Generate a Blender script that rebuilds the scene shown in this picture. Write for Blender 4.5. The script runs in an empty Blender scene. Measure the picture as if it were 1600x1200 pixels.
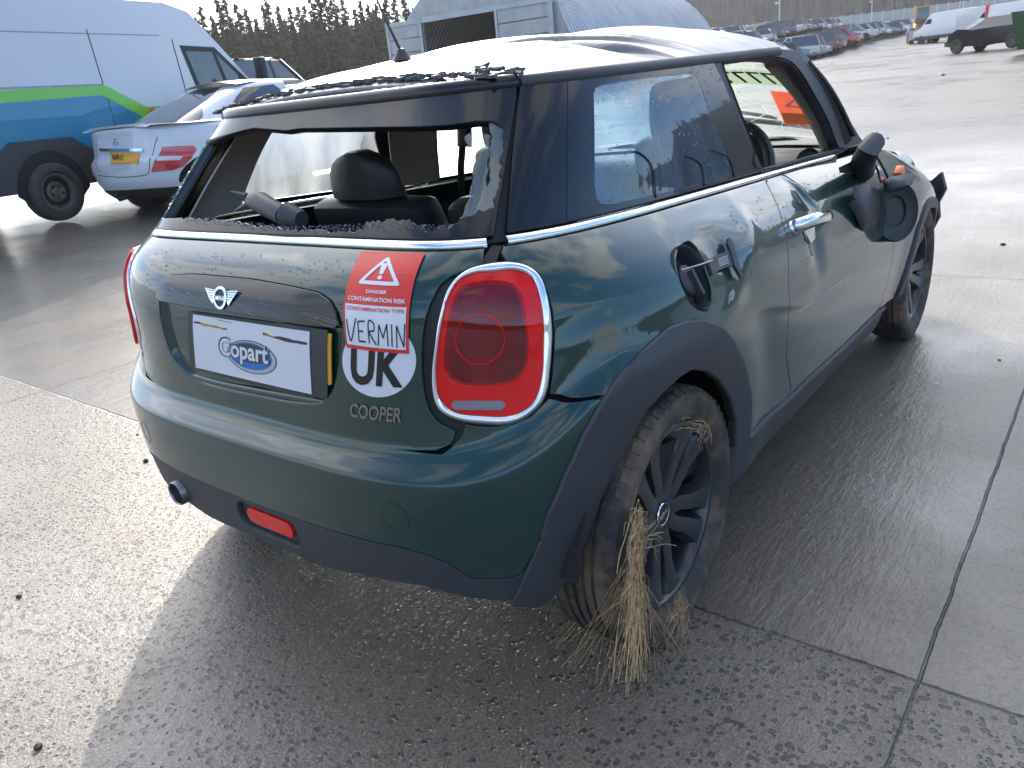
import bpy, bmesh, math, random
import numpy as np
from mathutils import Vector, Matrix
from mathutils.bvhtree import BVHTree
from mathutils.geometry import delaunay_2d_cdt
R = math.radians
SC = bpy.context.scene
COL = SC.collection
# ------------------------------------------------------------------ camera
CAM = Vector((1.537, -1.426, 1.251)); FPX = 1211.0
def cam_axes(yaw, pitch, roll):
    f = Vector((-math.sin(yaw)*math.cos(pitch), math.cos(yaw)*math.cos(pitch), -math.sin(pitch)))
    r = f.cross(Vector((0, 0, 1))).normalized(); u = r.cross(f)
    c, s = math.cos(roll), math.sin(roll)
    return c*r+s*u, -s*r+c*u, f
AX, AY, AF = cam_axes(R(39.29), R(20.27), R(-5.79))
cd = bpy.data.cameras.new('camera'); cam = bpy.data.objects.new('camera', cd); COL.objects.link(cam)
M = Matrix.Identity(4)
for i, a in enumerate((AX, AY, -AF)):
    for k in range(3): M[k][i] = a[k]
M.translation = CAM
cam.matrix_world = M
cd.sensor_width = 36.0; cd.lens = FPX/1600*36; cd.clip_start = .05; cd.clip_end = 3000
SC.camera = cam
# ------------------------------------------------------------------ world, sun
SUN_AZ, SUN_EL = 46.0, 23.0        # azimuth measured from +y towards -x
SKY_STR, SUN_STR, EXPO = .15, 2.3, 1.5
HAZE = 0.00035
CLOUD_BR, CLOUD_GLOW = 3.6, 11.0
w = bpy.data.worlds.new("World"); SC.world = w; w.use_nodes = True
nt = w.node_tree; N = nt.nodes; L = nt.links
bg = N['Background']; bg.inputs['Strength'].default_value = SKY_STR
sky = N.new('ShaderNodeTexSky'); sky.sky_type = 'NISHITA'; sky.sun_disc = False
sky.sun_elevation = R(SUN_EL); sky.sun_rotation = R(-SUN_AZ); sky.dust_density = .15; sky.air_density = 1.0; sky.ozone_density = 4.0
tc = N.new('ShaderNodeTexCoord'); mp = N.new('ShaderNodeMapping'); mp.inputs['Scale'].default_value = (1, 1, 2.6)
n1 = N.new('ShaderNodeTexNoise'); n1.inputs['Scale'].default_value = 2.3; n1.inputs['Detail'].default_value = 8; n1.inputs['Roughness'].default_value = .58
rp = N.new('ShaderNodeMapRange'); rp.inputs['From Min'].default_value = .47; rp.inputs['From Max'].default_value = .60
L.new(tc.outputs['Generated'], mp.inputs['Vector']); L.new(mp.outputs[0], n1.inputs['Vector']); L.new(n1.outputs['Fac'], rp.inputs['Value'])
def wmath(op, a, b=None, c=None, clamp=False):
    n = N.new('ShaderNodeMath'); n.operation = op; n.use_clamp = clamp
    for i, x in enumerate((a, b, c)):
        if x is None: continue
        if isinstance(x, (int, float)): n.inputs[i].default_value = x
        else: L.new(x, n.inputs[i])
    return n.outputs[0]
SUNV = (-math.sin(R(SUN_AZ))*math.cos(R(SUN_EL)), math.cos(R(SUN_AZ))*math.cos(R(SUN_EL)), math.sin(R(SUN_EL)))
nrm = N.new('ShaderNodeVectorMath'); nrm.operation = 'NORMALIZE'; L.new(tc.outputs['Generated'], nrm.inputs[0])
dt = N.new('ShaderNodeVectorMath'); dt.operation = 'DOT_PRODUCT'; L.new(nrm.outputs[0], dt.inputs[0]); dt.inputs[1].default_value = SUNV
d0 = wmath('MAXIMUM', dt.outputs['Value'], 0); glow = wmath('POWER', d0, 3.2); glow2 = wmath('POWER', d0, 60.0)
sz = N.new('ShaderNodeSeparateXYZ'); L.new(nrm.outputs[0], sz.inputs[0])
low = N.new('ShaderNodeMapRange'); low.interpolation_type = 'SMOOTHSTEP'; low.inputs['From Min'].default_value = .30; low.inputs['From Max'].default_value = .0; L.new(sz.outputs['Z'], low.inputs['Value'])
thin = wmath('MULTIPLY', glow, .95, clamp=True)
fac = wmath('MAXIMUM', wmath('MAXIMUM', wmath('MULTIPLY', rp.outputs[0], .85), wmath('MULTIPLY', low.outputs[0], wmath('MULTIPLY', glow, 3.0, clamp=True))), thin)
br = wmath('ADD', wmath('ADD', CLOUD_BR, wmath('MULTIPLY', glow, CLOUD_GLOW)), wmath('MULTIPLY', glow2, 60.0))
cc_ = N.new('ShaderNodeVectorMath'); cc_.operation = 'SCALE'; cc_.inputs[0].default_value = (1.04, 1.0, .955); L.new(br, cc_.inputs['Scale'])
mx = N.new('ShaderNodeMix'); mx.data_type = 'RGBA'; L.new(fac, mx.inputs['Factor']); hs = N.new('ShaderNodeHueSaturation'); hs.inputs['Saturation'].default_value = 1.12; L.new(sky.outputs['Color'], hs.inputs['Color']); L.new(hs.outputs[0], mx.inputs['A']); L.new(cc_.outputs[0], mx.inputs['B'])
L.new(mx.outputs['Result'], bg.inputs['Color'])
sl = bpy.data.lights.new('sun', 'SUN'); sl.energy = SUN_STR; sl.angle = R(.55); sl.color = (1, .90, .77)
so = bpy.data.objects.new('sun', sl); COL.objects.link(so)
sd = Vector((-math.sin(R(SUN_AZ))*math.cos(R(SUN_EL)), math.cos(R(SUN_AZ))*math.cos(R(SUN_EL)), math.sin(R(SUN_EL))))
so.rotation_euler = sd.to_track_quat('Z', 'Y').to_euler()
so.location = sd*50
SC.view_settings.view_transform = 'Standard'; SC.view_settings.look = 'None'; SC.view_settings.exposure = EXPO; SC.view_settings.gamma = 1
SC.cycles.max_bounces = 8; SC.cycles.transparent_max_bounces = 16

# ------------------------------------------------------------------ helpers
def tag(o, label=None, cat=None, group=None, kind=None):
    if label: o['label'] = label
    if cat: o['category'] = cat
    if group: o['group'] = group
    if kind: o['kind'] = kind
    return o
def empty(name, loc=(0, 0, 0), rz=0, **k):
    o = bpy.data.objects.new(name, None); COL.objects.link(o); o.location = loc; o.rotation_euler = (0, 0, rz); o.empty_display_size = .1
    return tag(o, **k)
def link(name, me, mat, parent=None):
    o = bpy.data.objects.new(name, me); COL.objects.link(o)
    if mat is not None:
        for m in (mat if isinstance(mat, (list, tuple)) else [mat]): me.materials.append(m)
    if parent is not None: o.parent = parent
    return o
class MB:
    """collects shapes, builds ONE mesh object"""
    def __init__(s): s.v = []; s.f = []; s.m = []; s.cm = 0
    def add(s, vs, fs):
        b = len(s.v); s.v += [tuple(p) for p in vs]; s.f += [tuple(b+i for i in f) for f in fs]; s.m += [s.cm]*len(fs); return s
    def box(s, c, d, rot=None, taper=1.0, top=None):
        hx, hy, hz = d[0]/2, d[1]/2, d[2]/2; P = []
        for z, t in ((-hz, 1), (hz, taper)):
            for x, y in ((-hx, -hy), (hx, -hy), (hx, hy), (-hx, hy)):
                p = Vector((x*t, y*t, z))
                if rot is not None: p = rot @ p
                P.append(p+Vector(c))
        return s.add(P, [(3, 2, 1, 0), (4, 5, 6, 7), (0, 1, 5, 4), (1, 2, 6, 5), (2, 3, 7, 6), (3, 0, 4, 7)])
    def tube(s, pts, r, n=8, cap=True, flat=1.0):
        pts = [Vector(p) for p in pts]; rs = r if isinstance(r, (list, tuple)) else [r]*len(pts)
        P = []; up = Vector((0, 0, 1)); prev = None
        for i, p in enumerate(pts):
            t = (pts[min(i+1, len(pts)-1)]-pts[max(i-1, 0)]).normalized()
            a = prev if prev is not None else (up if abs(t.z) < .9 else Vector((1, 0, 0)))
            b = t.cross(a).normalized(); a = b.cross(t).normalized(); prev = a
            for k in range(n):
                th = 2*math.pi*k/n
                P.append(p+(a*math.cos(th)*flat+b*math.sin(th))*rs[i])
        F = []
        for i in range(len(pts)-1):
            for k in range(n):
                F.append((i*n+k, i*n+(k+1) % n, (i+1)*n+(k+1) % n, (i+1)*n+k))
        if cap: F.append(tuple(range(n))[::-1]); F.append(tuple((len(pts)-1)*n+k for k in range(n)))
        return s.add(P, F)
    def lathe(s, prof, n=32, M=None, close=False):
        """prof (r, h): about local z"""
        P = []; m = len(prof)
        for k in range(n):
            th = 2*math.pi*k/n
            for r, h in prof:
                p = Vector((r*math.cos(th), r*math.sin(th), h))
                P.append(M @ p if M is not None else p)
        F = []
        for k in range(n):
            k2 = (k+1) % n
            for i in range(m-1 if not close else m):
                i2 = (i+1) % m
                F.append((k*m+i, k2*m+i, k2*m+i2, k*m+i2))
        return s.add(P, F)
    def prism(s, poly, a, b, fn):
        """poly (p,q) extruded between depth a and b; fn(p,q,d)->xyz"""
        n = len(poly)
        P = [fn(p, q, a) for p, q in poly]+[fn(p, q, b) for p, q in poly]
        F = [tuple(range(n))[::-1], tuple(range(n, 2*n))]+[(i, (i+1) % n, n+(i+1) % n, n+i) for i in range(n)]
        return s.add(P, F)
    def grid(s, G, closeu=False):
        """G[i][j] points"""
        nu, nv = len(G), len(G[0]); P = [p for row in G for p in row]; F = []
        for i in range(nu if closeu else nu-1):
            for j in range(nv-1):
                i2 = (i+1) % nu
                F.append((i*nv+j, i2*nv+j, i2*nv+j+1, i*nv+j+1))
        return s.add(P, F)
    def build(s, name, mat, parent=None, smooth=True, bevel=0, angle=35, fix=True):
        me = bpy.data.meshes.new(name); me.from_pydata([tuple(p) for p in s.v], [], s.f)
        me.polygons.foreach_set('material_index', s.m)
        if fix or bevel:
            bm = bmesh.new(); bm.from_mesh(me); bmesh.ops.remove_doubles(bm, verts=bm.verts, dist=1e-5)
            if fix: bmesh.ops.recalc_face_normals(bm, faces=bm.faces)
            if bevel:
                es = [e for e in bm.edges if len(e.link_faces) == 2 and e.calc_face_angle(0) > R(30)]
                bmesh.ops.bevel(bm, geom=es, offset=bevel, segments=2, affect='EDGES', profile=.6, clamp_overlap=True)
            bm.to_mesh(me); bm.free()
        if smooth:
            me.polygons.foreach_set('use_smooth', [True]*len(me.polygons))
            try: me.set_sharp_from_angle(angle=R(angle))
            except Exception: pass
        me.update()
        return link(name, me, mat, parent)
def copy_tree(o, parent=None):
    c = o.copy(); COL.objects.link(c)
    if parent is not None: c.parent = parent
    for ch in list(o.children): copy_tree(ch, c)
    return c

# ------------------------------------------------------------------ materials
MATS = {}
def mat(name, col=(.5, .5, .5), rough=.5, metal=0., coat=0., coat_r=.03, spec=.5, bump=None, var=None, dirt=None, scale=1, trans=0, alpha=1, emis=None, objcol=False, rvar=None):
    m = bpy.data.materials.new(name); m.use_nodes = True; nt = m.node_tree; N = nt.nodes; L = nt.links; b = N['Principled BSDF']
    b.inputs['Base Color'].default_value = (*col, 1); b.inputs['Roughness'].default_value = rough; b.inputs['Metallic'].default_value = metal
    b.inputs['Coat Weight'].default_value = coat; b.inputs['Coat Roughness'].default_value = coat_r; b.inputs['Specular IOR Level'].default_value = spec
    b.inputs['Transmission Weight'].default_value = trans; b.inputs['Alpha'].default_value = alpha
    if emis: b.inputs['Emission Color'].default_value = (*emis[:3], 1); b.inputs['Emission Strength'].default_value = emis[3]
    tc = N.new('ShaderNodeTexCoord')
    def noise(sc, det=4, ro=.6, vec=None):
        n = N.new('ShaderNodeTexNoise'); n.inputs['Scale'].default_value = sc; n.inputs['Detail'].default_value = det; n.inputs['Roughness'].default_value = ro
        L.new(vec or tc.outputs['Object'], n.inputs['Vector']); return n
    cur = None
    if objcol:
        oi = N.new('ShaderNodeObjectInfo'); cur = oi.outputs['Color']
    if var:   # (scale, amount)
        n = noise(var[0]); mr = N.new('ShaderNodeMapRange'); mr.inputs['From Min'].default_value = .3; mr.inputs['From Max'].default_value = .7
        mr.inputs['To Min'].default_value = 1-var[1]; mr.inputs['To Max'].default_value = 1+var[1]; L.new(n.outputs['Fac'], mr.inputs['Value'])
        mm = N.new('ShaderNodeMix'); mm.data_type = 'RGBA'; mm.blend_type = 'MULTIPLY'; mm.inputs['Factor'].default_value = 1
        mm.inputs['A'].default_value = (*col, 1)
        if cur: L.new(cur, mm.inputs['A'])
        L.new(mr.outputs[0], mm.inputs['B']); cur = mm.outputs['Result']
    if dirt:  # (colour, noise scale, threshold, amount, zlow, zhigh, zamount)
        dc, ds, th, am = dirt[:4]
        n = noise(ds, 8, .65); mr = N.new('ShaderNodeMapRange'); mr.inputs['From Min'].default_value = th; mr.inputs['From Max'].default_value = th+.2
        mr.inputs['To Max'].default_value = am; L.new(n.outputs['Fac'], mr.inputs['Value']); f = mr.outputs[0]
        if len(dirt) > 4:
            sx = N.new('ShaderNodeSeparateXYZ'); geo = N.new('ShaderNodeNewGeometry'); L.new(geo.outputs['Position'], sx.inputs[0])
            z = N.new('ShaderNodeMapRange'); z.inputs['From Min'].default_value = dirt[5]; z.inputs['From Max'].default_value = dirt[4]
            z.inputs['To Min'].default_value = 0; z.inputs['To Max'].default_value = dirt[6]; L.new(sx.outputs['Z'], z.inputs['Value'])
            n2 = noise(ds*.6, 6, .7); mu = N.new('ShaderNodeMath'); mu.operation = 'MULTIPLY'; L.new(z.outputs[0], mu.inputs[0]); L.new(n2.outputs['Fac'], mu.inputs[1])
            ad = N.new('ShaderNodeMath'); ad.operation = 'ADD'; ad.use_clamp = True; L.new(f, ad.inputs[0]); L.new(mu.outputs[0], ad.inputs[1]); f = ad.outputs[0]
        mm = N.new('ShaderNodeMix'); mm.data_type = 'RGBA'; mm.inputs['A'].default_value = (*col, 1); mm.inputs['B'].default_value = (*dc, 1)
        if cur: L.new(cur, mm.inputs['A'])
        L.new(f, mm.inputs['Factor']); cur = mm.outputs['Result']
        rr = N.new('ShaderNodeMapRange'); rr.inputs['To Min'].default_value = rough; rr.inputs['To Max'].default_value = .85; L.new(f, rr.inputs['Value']); L.new(rr.outputs[0], b.inputs['Roughness'])
        if coat:
            rc = N.new('ShaderNodeMapRange'); rc.inputs['To Min'].default_value = coat; rc.inputs['To Max'].default_value = coat*.25; L.new(f, rc.inputs['Value']); L.new(rc.outputs[0], b.inputs['Coat Weight'])
    if cur: L.new(cur, b.inputs['Base Color'])
    if rvar:
        n = noise(rvar[0], 6, .6); mr = N.new('ShaderNodeMapRange'); mr.inputs['From Min'].default_value = .3; mr.inputs['From Max'].default_value = .7
        mr.inputs['To Min'].default_value = rvar[1]; mr.inputs['To Max'].default_value = rvar[2]; L.new(n.outputs['Fac'], mr.inputs['Value']); L.new(mr.outputs[0], b.inputs['Roughness'])
    if bump:  # (scale, strength, distance)
        n = noise(bump[0], 5, .6); bp = N.new('ShaderNodeBump'); bp.inputs['Strength'].default_value = bump[1]; bp.inputs['Distance'].default_value = bump[2]
        L.new(n.outputs['Fac'], bp.inputs['Height']); L.new(bp.outputs[0], b.inputs['Normal'])
        if coat: L.new(bp.outputs[0], b.inputs['Coat Normal'])
    b.inputs['Coat IOR'].default_value = 1.6
    MATS[name] = m
    return m
def glassmat(name, tint=(.8, .9, .95), milk=.15, milkcol=(.5, .6, .7), rough=.02, streak=True, cracks=False, refl=.07):
    """thin sheet: transparent + fresnel gloss + dust film"""
    m = bpy.data.materials.new(name); m.use_nodes = True; nt = m.node_tree; N = nt.nodes; L = nt.links
    N.remove(N['Principled BSDF']); out = N['Material Output']
    tr = N.new('ShaderNodeBsdfTransparent'); tr.inputs[0].default_value = (*tint, 1)
    gl = N.new('ShaderNodeBsdfGlossy'); gl.inputs['Roughness'].default_value = rough
    lw = N.new('ShaderNodeLayerWeight'); pw = N.new('ShaderNodeMath'); pw.operation = 'POWER'; pw.inputs[1].default_value = 5; L.new(lw.outputs['Facing'], pw.inputs[0])
    fr = N.new('ShaderNodeMath'); fr.operation = 'MULTIPLY_ADD'; fr.inputs[1].default_value = .92; fr.inputs[2].default_value = refl; L.new(pw.outputs[0], fr.inputs[0])
    df = N.new('ShaderNodeBsdfDiffuse'); df.inputs['Color'].default_value = (*milkcol, 1)
    tl = N.new('ShaderNodeBsdfTranslucent'); tl.inputs['Color'].default_value = (*milkcol, 1)
    dm = N.new('ShaderNodeMixShader'); L.new(df.outputs[0], dm.inputs[1]); L.new(tl.outputs[0], dm.inputs[2])
    m1 = N.new('ShaderNodeMixShader'); m2 = N.new('ShaderNodeMixShader')
    tc = N.new('ShaderNodeTexCoord'); no = N.new('ShaderNodeTexNoise'); no.inputs['Scale'].default_value = 9; no.inputs['Detail'].default_value = 7
    mp = N.new('ShaderNodeMapping'); mp.inputs['Scale'].default_value = (1, 1, .35); L.new(tc.outputs['Object'], mp.inputs[0]); L.new(mp.outputs[0], no.inputs['Vector'])
    mr = N.new('ShaderNodeMapRange'); mr.inputs['From Min'].default_value = .35; mr.inputs['From Max'].default_value = .7
    mr.inputs['To Min'].default_value = milk*.6; mr.inputs['To Max'].default_value = min(1, milk*1.6); L.new(no.outputs['Fac'], mr.inputs['Value'])
    fac = mr.outputs[0]
    if cracks:
        vo = N.new('ShaderNodeTexVoronoi'); vo.feature = 'DISTANCE_TO_EDGE'; vo.inputs['Scale'].default_value = 5.5; vo.inputs['Randomness'].default_value = 1
        mpp = N.new('ShaderNodeMapping'); mpp.inputs['Scale'].default_value = (1, 1.7, .8); mpp.inputs['Rotation'].default_value = (.3, .2, .6)
        L.new(tc.outputs['Object'], mpp.inputs[0]); L.new(mpp.outputs[0], vo.inputs['Vector'])
        lt = N.new('ShaderNodeMath'); lt.operation = 'LESS_THAN'; lt.inputs[1].default_value = .012; L.new(vo.outputs['Distance'], lt.inputs[0])
        mu = N.new('ShaderNodeMath'); mu.operation = 'MULTIPLY'; mu.inputs[1].default_value = .5; L.new(lt.outputs[0], mu.inputs[0])
        ad = N.new('ShaderNodeMath'); ad.operation = 'MAXIMUM'; L.new(mu.outputs[0], ad.inputs[0]); L.new(fac, ad.inputs[1]); fac = ad.outputs[0]
    L.new(tr.outputs[0], m1.inputs[1]); L.new(dm.outputs[0], m1.inputs[2]); L.new(fac, m1.inputs[0])
    L.new(m1.outputs[0], m2.inputs[1]); L.new(gl.outputs[0], m2.inputs[2]); L.new(fr.outputs[0], m2.inputs[0]); L.new(m2.outputs[0], out.inputs['Surface'])
    MATS[name] = m; return m
DUST = (.16, .145, .125)
mat('green_paint', (.003, .034, .026), .38, .0, spec=.15, coat=1, coat_r=.025, dirt=(DUST, 7, .64, .06, .18, .52, .26), bump=(2.2, .05, .02))
mat('black_plastic', (.040, .041, .046), .5, bump=(900, .12, .0006), dirt=((.10, .095, .09), 4, .55, .5, .15, .5, .3))
mat('black_gloss', (.006, .007, .011), .3, spec=.2, coat=.55, coat_r=.03, dirt=((.08, .085, .10), 7, .66, .10))
MATS['black_gloss'].node_tree.nodes['Principled BSDF'].inputs['Coat IOR'].default_value = 1.5
mat('torn_foam', (.10, .10, .10), .8, var=(30, .4))
mat('gasket', (.012, .012, .013), .6)
mat('chrome', (.78, .79, .80), .10, 1.0, rvar=(30, .06, .2))
mat('dull_metal', (.30, .30, .31), .35, 1.0, var=(20, .2))
mat('shell_dark', (.012, .012, .013), .8)
mat('seat_fabric', (.028, .028, .031), .75, bump=(350, .3, .002))
mat('seat_leather', (.022, .022, .024), .45, bump=(250, .2, .001))
mat('dash_plastic', (.05, .05, .052), .5, bump=(500, .2, .001), dirt=((.25, .24, .22), 12, .55, .4))
mat('beige_trim', (.46, .40, .35), .8, bump=(600, .2, .001), var=(6, .08))
mat('tyre', (.040, .037, .034), .75, dirt=((.24, .155, .095), 9, .44, .75), bump=(60, .25, .003))
mat('alloy_black', (.020, .021, .023), .35, .2, coat=.5, coat_r=.2, dirt=((.14, .10, .07), 11, .6, .35))
mat('red_lens', (.50, .006, .008), .12, coat=1, coat_r=.02, bump=(120, .05, .002))
mat('red_lens_bright', (.80, .006, .006), .15, coat=1, coat_r=.02)
mat('red_lens_dark', (.16, .006, .010), .10, coat=1, coat_r=.01)
mat('lens_dark_core', (.22, .03, .03), .08, coat=1, coat_r=.01)
for n_ in ('red_lens', 'red_lens_bright', 'lens_dark_core'):
    b_ = MATS[n_].node_tree.nodes['Principled BSDF']; b_.inputs['Coat IOR'].default_value = 1.42; b_.inputs['Coat Weight'].default_value = .7; b_.inputs['Specular IOR Level'].default_value = .15
mat('lens_grey', (.20, .19, .20), .2, coat=1)
mat('white_card', (.72, .72, .74), .5, dirt=((.35, .34, .33), 18, .62, .5))
mat('sticker_red', (.72, .035, .022), .4, var=(20, .06))
mat('sticker_white', (.74, .73, .75), .4, var=(14, .05))
mat('ink_black', (.012, .012, .014), .5)
mat('ink_dark_grey', (.05, .055, .07), .5)
mat('logo_blue', (.02, .16, .48), .35)
mat('logo_silver', (.45, .47, .50), .35)
mat('plate_yellow', (.75, .36, .03), .4)
mat('badge_grey', (.30, .30, .30), .3, 1.0)
mat('roof_silver', (.17, .17, .175), .45, .25, coat=.12, coat_r=.2, rvar=(3, .28, .5), bump=(9, .35, .02))
mat('glass_crumbs', (.22, .26, .32), .25, spec=.8, bump=(300, .6, .003))
mat('glass_green', (.05, .30, .22), .15, trans=.4, spec=.9)
mat('straw', (.46, .30, .145), .8, var=(90, .65))
mat('orange_plastic', (.8, .16, .03), .3)
glassmat('glass_quarter', (.42, .58, .72), .34, (.22, .36, .52), refl=.10)
mat('water', (.9, .95, 1), .02, trans=1, spec=.8)
glassmat('red_cover', (.95, .16, .18), .42, (.70, .008, .018), refl=.045)
mat('lamp_reflector', (.85, .16, .16), .25, .6, bump=(90, .15, .003))
glassmat('glass_dirty', (.85, .92, .95), .42, (.75, .80, .82))
glassmat('glass_screen', (.86, .93, .90), .16, (.8, .85, .82), cracks=True)
glassmat('glass_shard', (.50, .68, .66), .5, (.20, .30, .33), refl=.10)
# ================================================================== body surfaces of the green car
# car frame: x = its right, y = forward, rear axle at y=0, z up; side rows share one plan outline family
YC = .9
def herm(xs, ys, q):
    xs = np.array(xs, float); ys = np.array(ys, float); q = np.clip(q, xs[0], xs[-1])
    d = np.diff(ys)/np.diff(xs); m = np.zeros(len(xs)); m[0] = d[0]; m[-1] = d[-1]
    for i in range(1, len(xs)-1):
        if d[i-1]*d[i] > 0:
            h0 = xs[i]-xs[i-1]; h1 = xs[i+1]-xs[i]; w1 = 2*h1+h0; w2 = h1+2*h0
            m[i] = (w1+w2)/(w1/d[i-1]+w2/d[i])
    k = np.clip(np.searchsorted(xs, q)-1, 0, len(xs)-2); h = xs[k+1]-xs[k]; t = (q-xs[k])/h
    return ((2*t**3-3*t**2+1)*ys[k]+(t**3-2*t**2+t)*h*m[k]+(-2*t**3+3*t**2)*ys[k+1]+(t**3-t**2)*h*m[k+1])
def sstep(a, b, x):
    t = np.clip((x-a)/(b-a), 0, 1); return t*t*(3-2*t)
def polar(w, yr, n, ph, front=2.33, nf=6.0, nb=None):
    """plan outline |x/w|^n + |y/L|^nb = 1 about (0, YC), by direction"""
    nb = n if nb is None else nb; c, s = np.abs(np.cos(ph)), np.abs(np.sin(ph)); L = YC-yr
    r = np.minimum(L/np.maximum(c, 1e-6), w/np.maximum(s, 1e-6))
    for _ in range(14):
        A = (r*c/L)**nb; B = (r*s/w)**n; r = r-(A+B-1)*r/(nb*A+n*B+1e-12)
    rf = (np.abs(c/front)**nf+np.abs(s/w)**nf)**(-1/nf)
    r = np.where(np.abs(ph) > np.pi/2, rf, r)
    return r*np.sin(ph), YC-r*np.cos(ph)
_ph = np.linspace(0, math.pi, 4000); _x, _y = polar(.85, -.55, 5.0, _ph)
_s = np.concatenate([[0], np.cumsum(np.hypot(np.diff(_x), np.diff(_y)))])
UMAX = float(_s[-1])
def u2ph(u): return np.sign(u)*np.interp(np.abs(u), _s, _ph)
def ph2u(p): return np.sign(p)*np.interp(np.abs(p), _ph, _s)
def side_u(y):          # chart u of a point on the side at this y (reference outline)
    k = np.argmin(np.abs(np.where(_x > .6, _y, 99)-y)); return float(_s[k])
class Surf:
    def __init__(s, rows, lower, dents=(), M=None, droop=True):
        s.M = M; s.droop = droop
        r = np.array([tuple(q)+(q[3],) if len(q) == 4 else q for q in rows], float); s.z, s.yr, s.w, s.n, s.nb = r.T; s.lower = lower; s.dents = dents
        s.v = np.concatenate([[0], np.cumsum(np.hypot(np.diff(s.z), np.maximum(np.abs(np.diff(s.yr)), np.abs(np.diff(s.w)))))]); s.VM = float(s.v[-1])
    def P(s, u, v):
        u = np.asarray(u, float); v = np.asarray(v, float); ph = u2ph(u)
        z = herm(s.v, s.z, v); yr = herm(s.v, s.yr, v); w = herm(s.v, s.w, v); n = herm(s.v, s.n, v); nb = herm(s.v, s.nb, v)
        x, y = polar(w, yr, n, ph, nf=6.0, nb=nb)
        if s.lower == 'plain': pass
        elif s.lower:
            t = sstep(-.53, -.18, y)*(1-sstep(.15, .9, y)); A = .16*t
            g = np.where(z < .57, sstep(.22, .57, z), 1-sstep(.57, .98, z)); z2 = z+A*g
            z2 = z2-.03*(y+.3)*sstep(.55, 1.0, z)
            for yc in (0., 2.495):
                rr = np.hypot(y-yc, z2-.31); x = x+np.sign(x)*.014*np.exp(-((rr-.40)/.11)**2)*sstep(.5, .75, np.abs(x))
            # front end droops
            z2 = z2-.16*sstep(1.9, 3.3, y)*sstep(.5, 1.0, z)-.05*sstep(2.7, 3.3, y)*sstep(.5, 1.0, z)
            z = z2
        else:
            k = (z-1.0)/.275; z = z-.03*(y+.3)*(1-k)+.022*(y+.3)*k-.05*sstep(1.25, 1.85, y)*k
        sg = np.sign(u)
        for (uc, vc, su, sv, rot, amp) in s.dents:      # dents only on the car's right side
            du = u-uc; dv = v-vc; c, d = math.cos(rot), math.sin(rot); a = (du*c+dv*d)/su; b = (-du*d+dv*c)/sv
            x = x+amp*np.exp(-(a*a+b*b))
        return np.stack([x, y, z], -1)
    def N(s, u, v, e=.002):
        a = s.P(np.asarray(u)+e, v)-s.P(np.asarray(u)-e, v); b = s.P(u, np.minimum(np.asarray(v)+e, s.VM))-s.P(u, np.maximum(np.asarray(v)-e, 0))
        n = np.cross(a, b); return n/(np.linalg.norm(n, axis=-1, keepdims=True)+1e-12)
    def at(s, u, v, off=0.):
        return s.P(u, v)+s.N(u, v)*off
    def bvh(s):
        us = np.linspace(-2.6, 3.6, 420); vs = np.linspace(0, s.VM, 90); U, V = np.meshgrid(us, vs, indexing='ij')
        P = s.P(U, V).reshape(-1, 3); nv = len(vs); fs = []
        for i in range(len(us)-1):
            for j in range(nv-1):
                a = i*nv+j; fs.append((a, a+nv, a+nv+1)); fs.append((a, a+nv+1, a+1))
        s.us, s.vs, s.nv = us, vs, nv; s.tree = BVHTree.FromPolygons([tuple(p) for p in P], fs); s.pts = P; s.fs = fs
    def pix(s, px, py):
        """where the photograph shows a seam: its place on this body surface, in chart metres"""
        d = (AX*((px-800)/FPX)-AY*((py-600)/FPX)+AF).normalized()
        cm = CAM
        if s.M is not None: mi = s.M.inverted(); cm = mi @ CAM; d = (mi.to_3x3() @ d).normalized()
        loc, nor, fi, dist = s.tree.ray_cast(cm, d)
        if loc is None:      # just past the silhouette: nearest point of the sheet
            P = s.pts-np.array(cm); dd = np.array(d); t = P@dd; e = np.linalg.norm(P-t[:, None]*dd, axis=1)+.02*t; k = int(np.argmin(e)); return (float(s.us[k//s.nv]), float(s.vs[k % s.nv]))
        a, b, c = s.fs[fi]; A, B, C = (Vector(s.pts[k]) for k in (a, b, c))
        v0 = B-A; v1 = C-A; v2 = loc-A; d00 = v0.dot(v0); d01 = v0.dot(v1); d11 = v1.dot(v1); d20 = v2.dot(v0); d21 = v2.dot(v1); den = d00*d11-d01*d01
        q = (d11*d20-d01*d21)/den; r = (d00*d21-d01*d20)/den; p = 1-q-r
        uv = [(s.us[k//s.nv], s.vs[k % s.nv]) for k in (a, b, c)]
        return (p*uv[0][0]+q*uv[1][0]+r*uv[2][0], p*uv[0][1]+q*uv[1][1]+r*uv[2][1])
    def px(s, pts):
        out = [s.pix(*p) for p in pts]; return [o for o in out if o is not None]
    def vz(s, z): return float(np.interp(z, s.z, s.v))
LOW = Surf([(.17, -.43, .70, 3.6, 6.5), (.205, -.50, .765, 3.6, 6.6), (.25, -.54, .80, 3.6, 6.8), (.32, -.558, .82, 3.6, 7), (.42, -.566, .838, 3.65, 7.1), (.52, -.569, .848, 3.66, 7.1),
            (.568, -.568, .850, 3.66, 7.1), (.580, -.556, .850, 3.7, 6.9), (.602, -.518, .850, 3.8, 6.5), (.620, -.507, .849, 4.0, 6), (.70, -.505, .846, 4.2, 5.3), (.80, -.503, .835, 4.4, 4.9),
            (.88, -.490, .806, 5.0, 4.9), (.94, -.452, .760, 6.2, 5.3), (.985, -.392, .705, 8.2, 6.0), (1.0, -.366, .682, 9, 6.3)], True)
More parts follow.
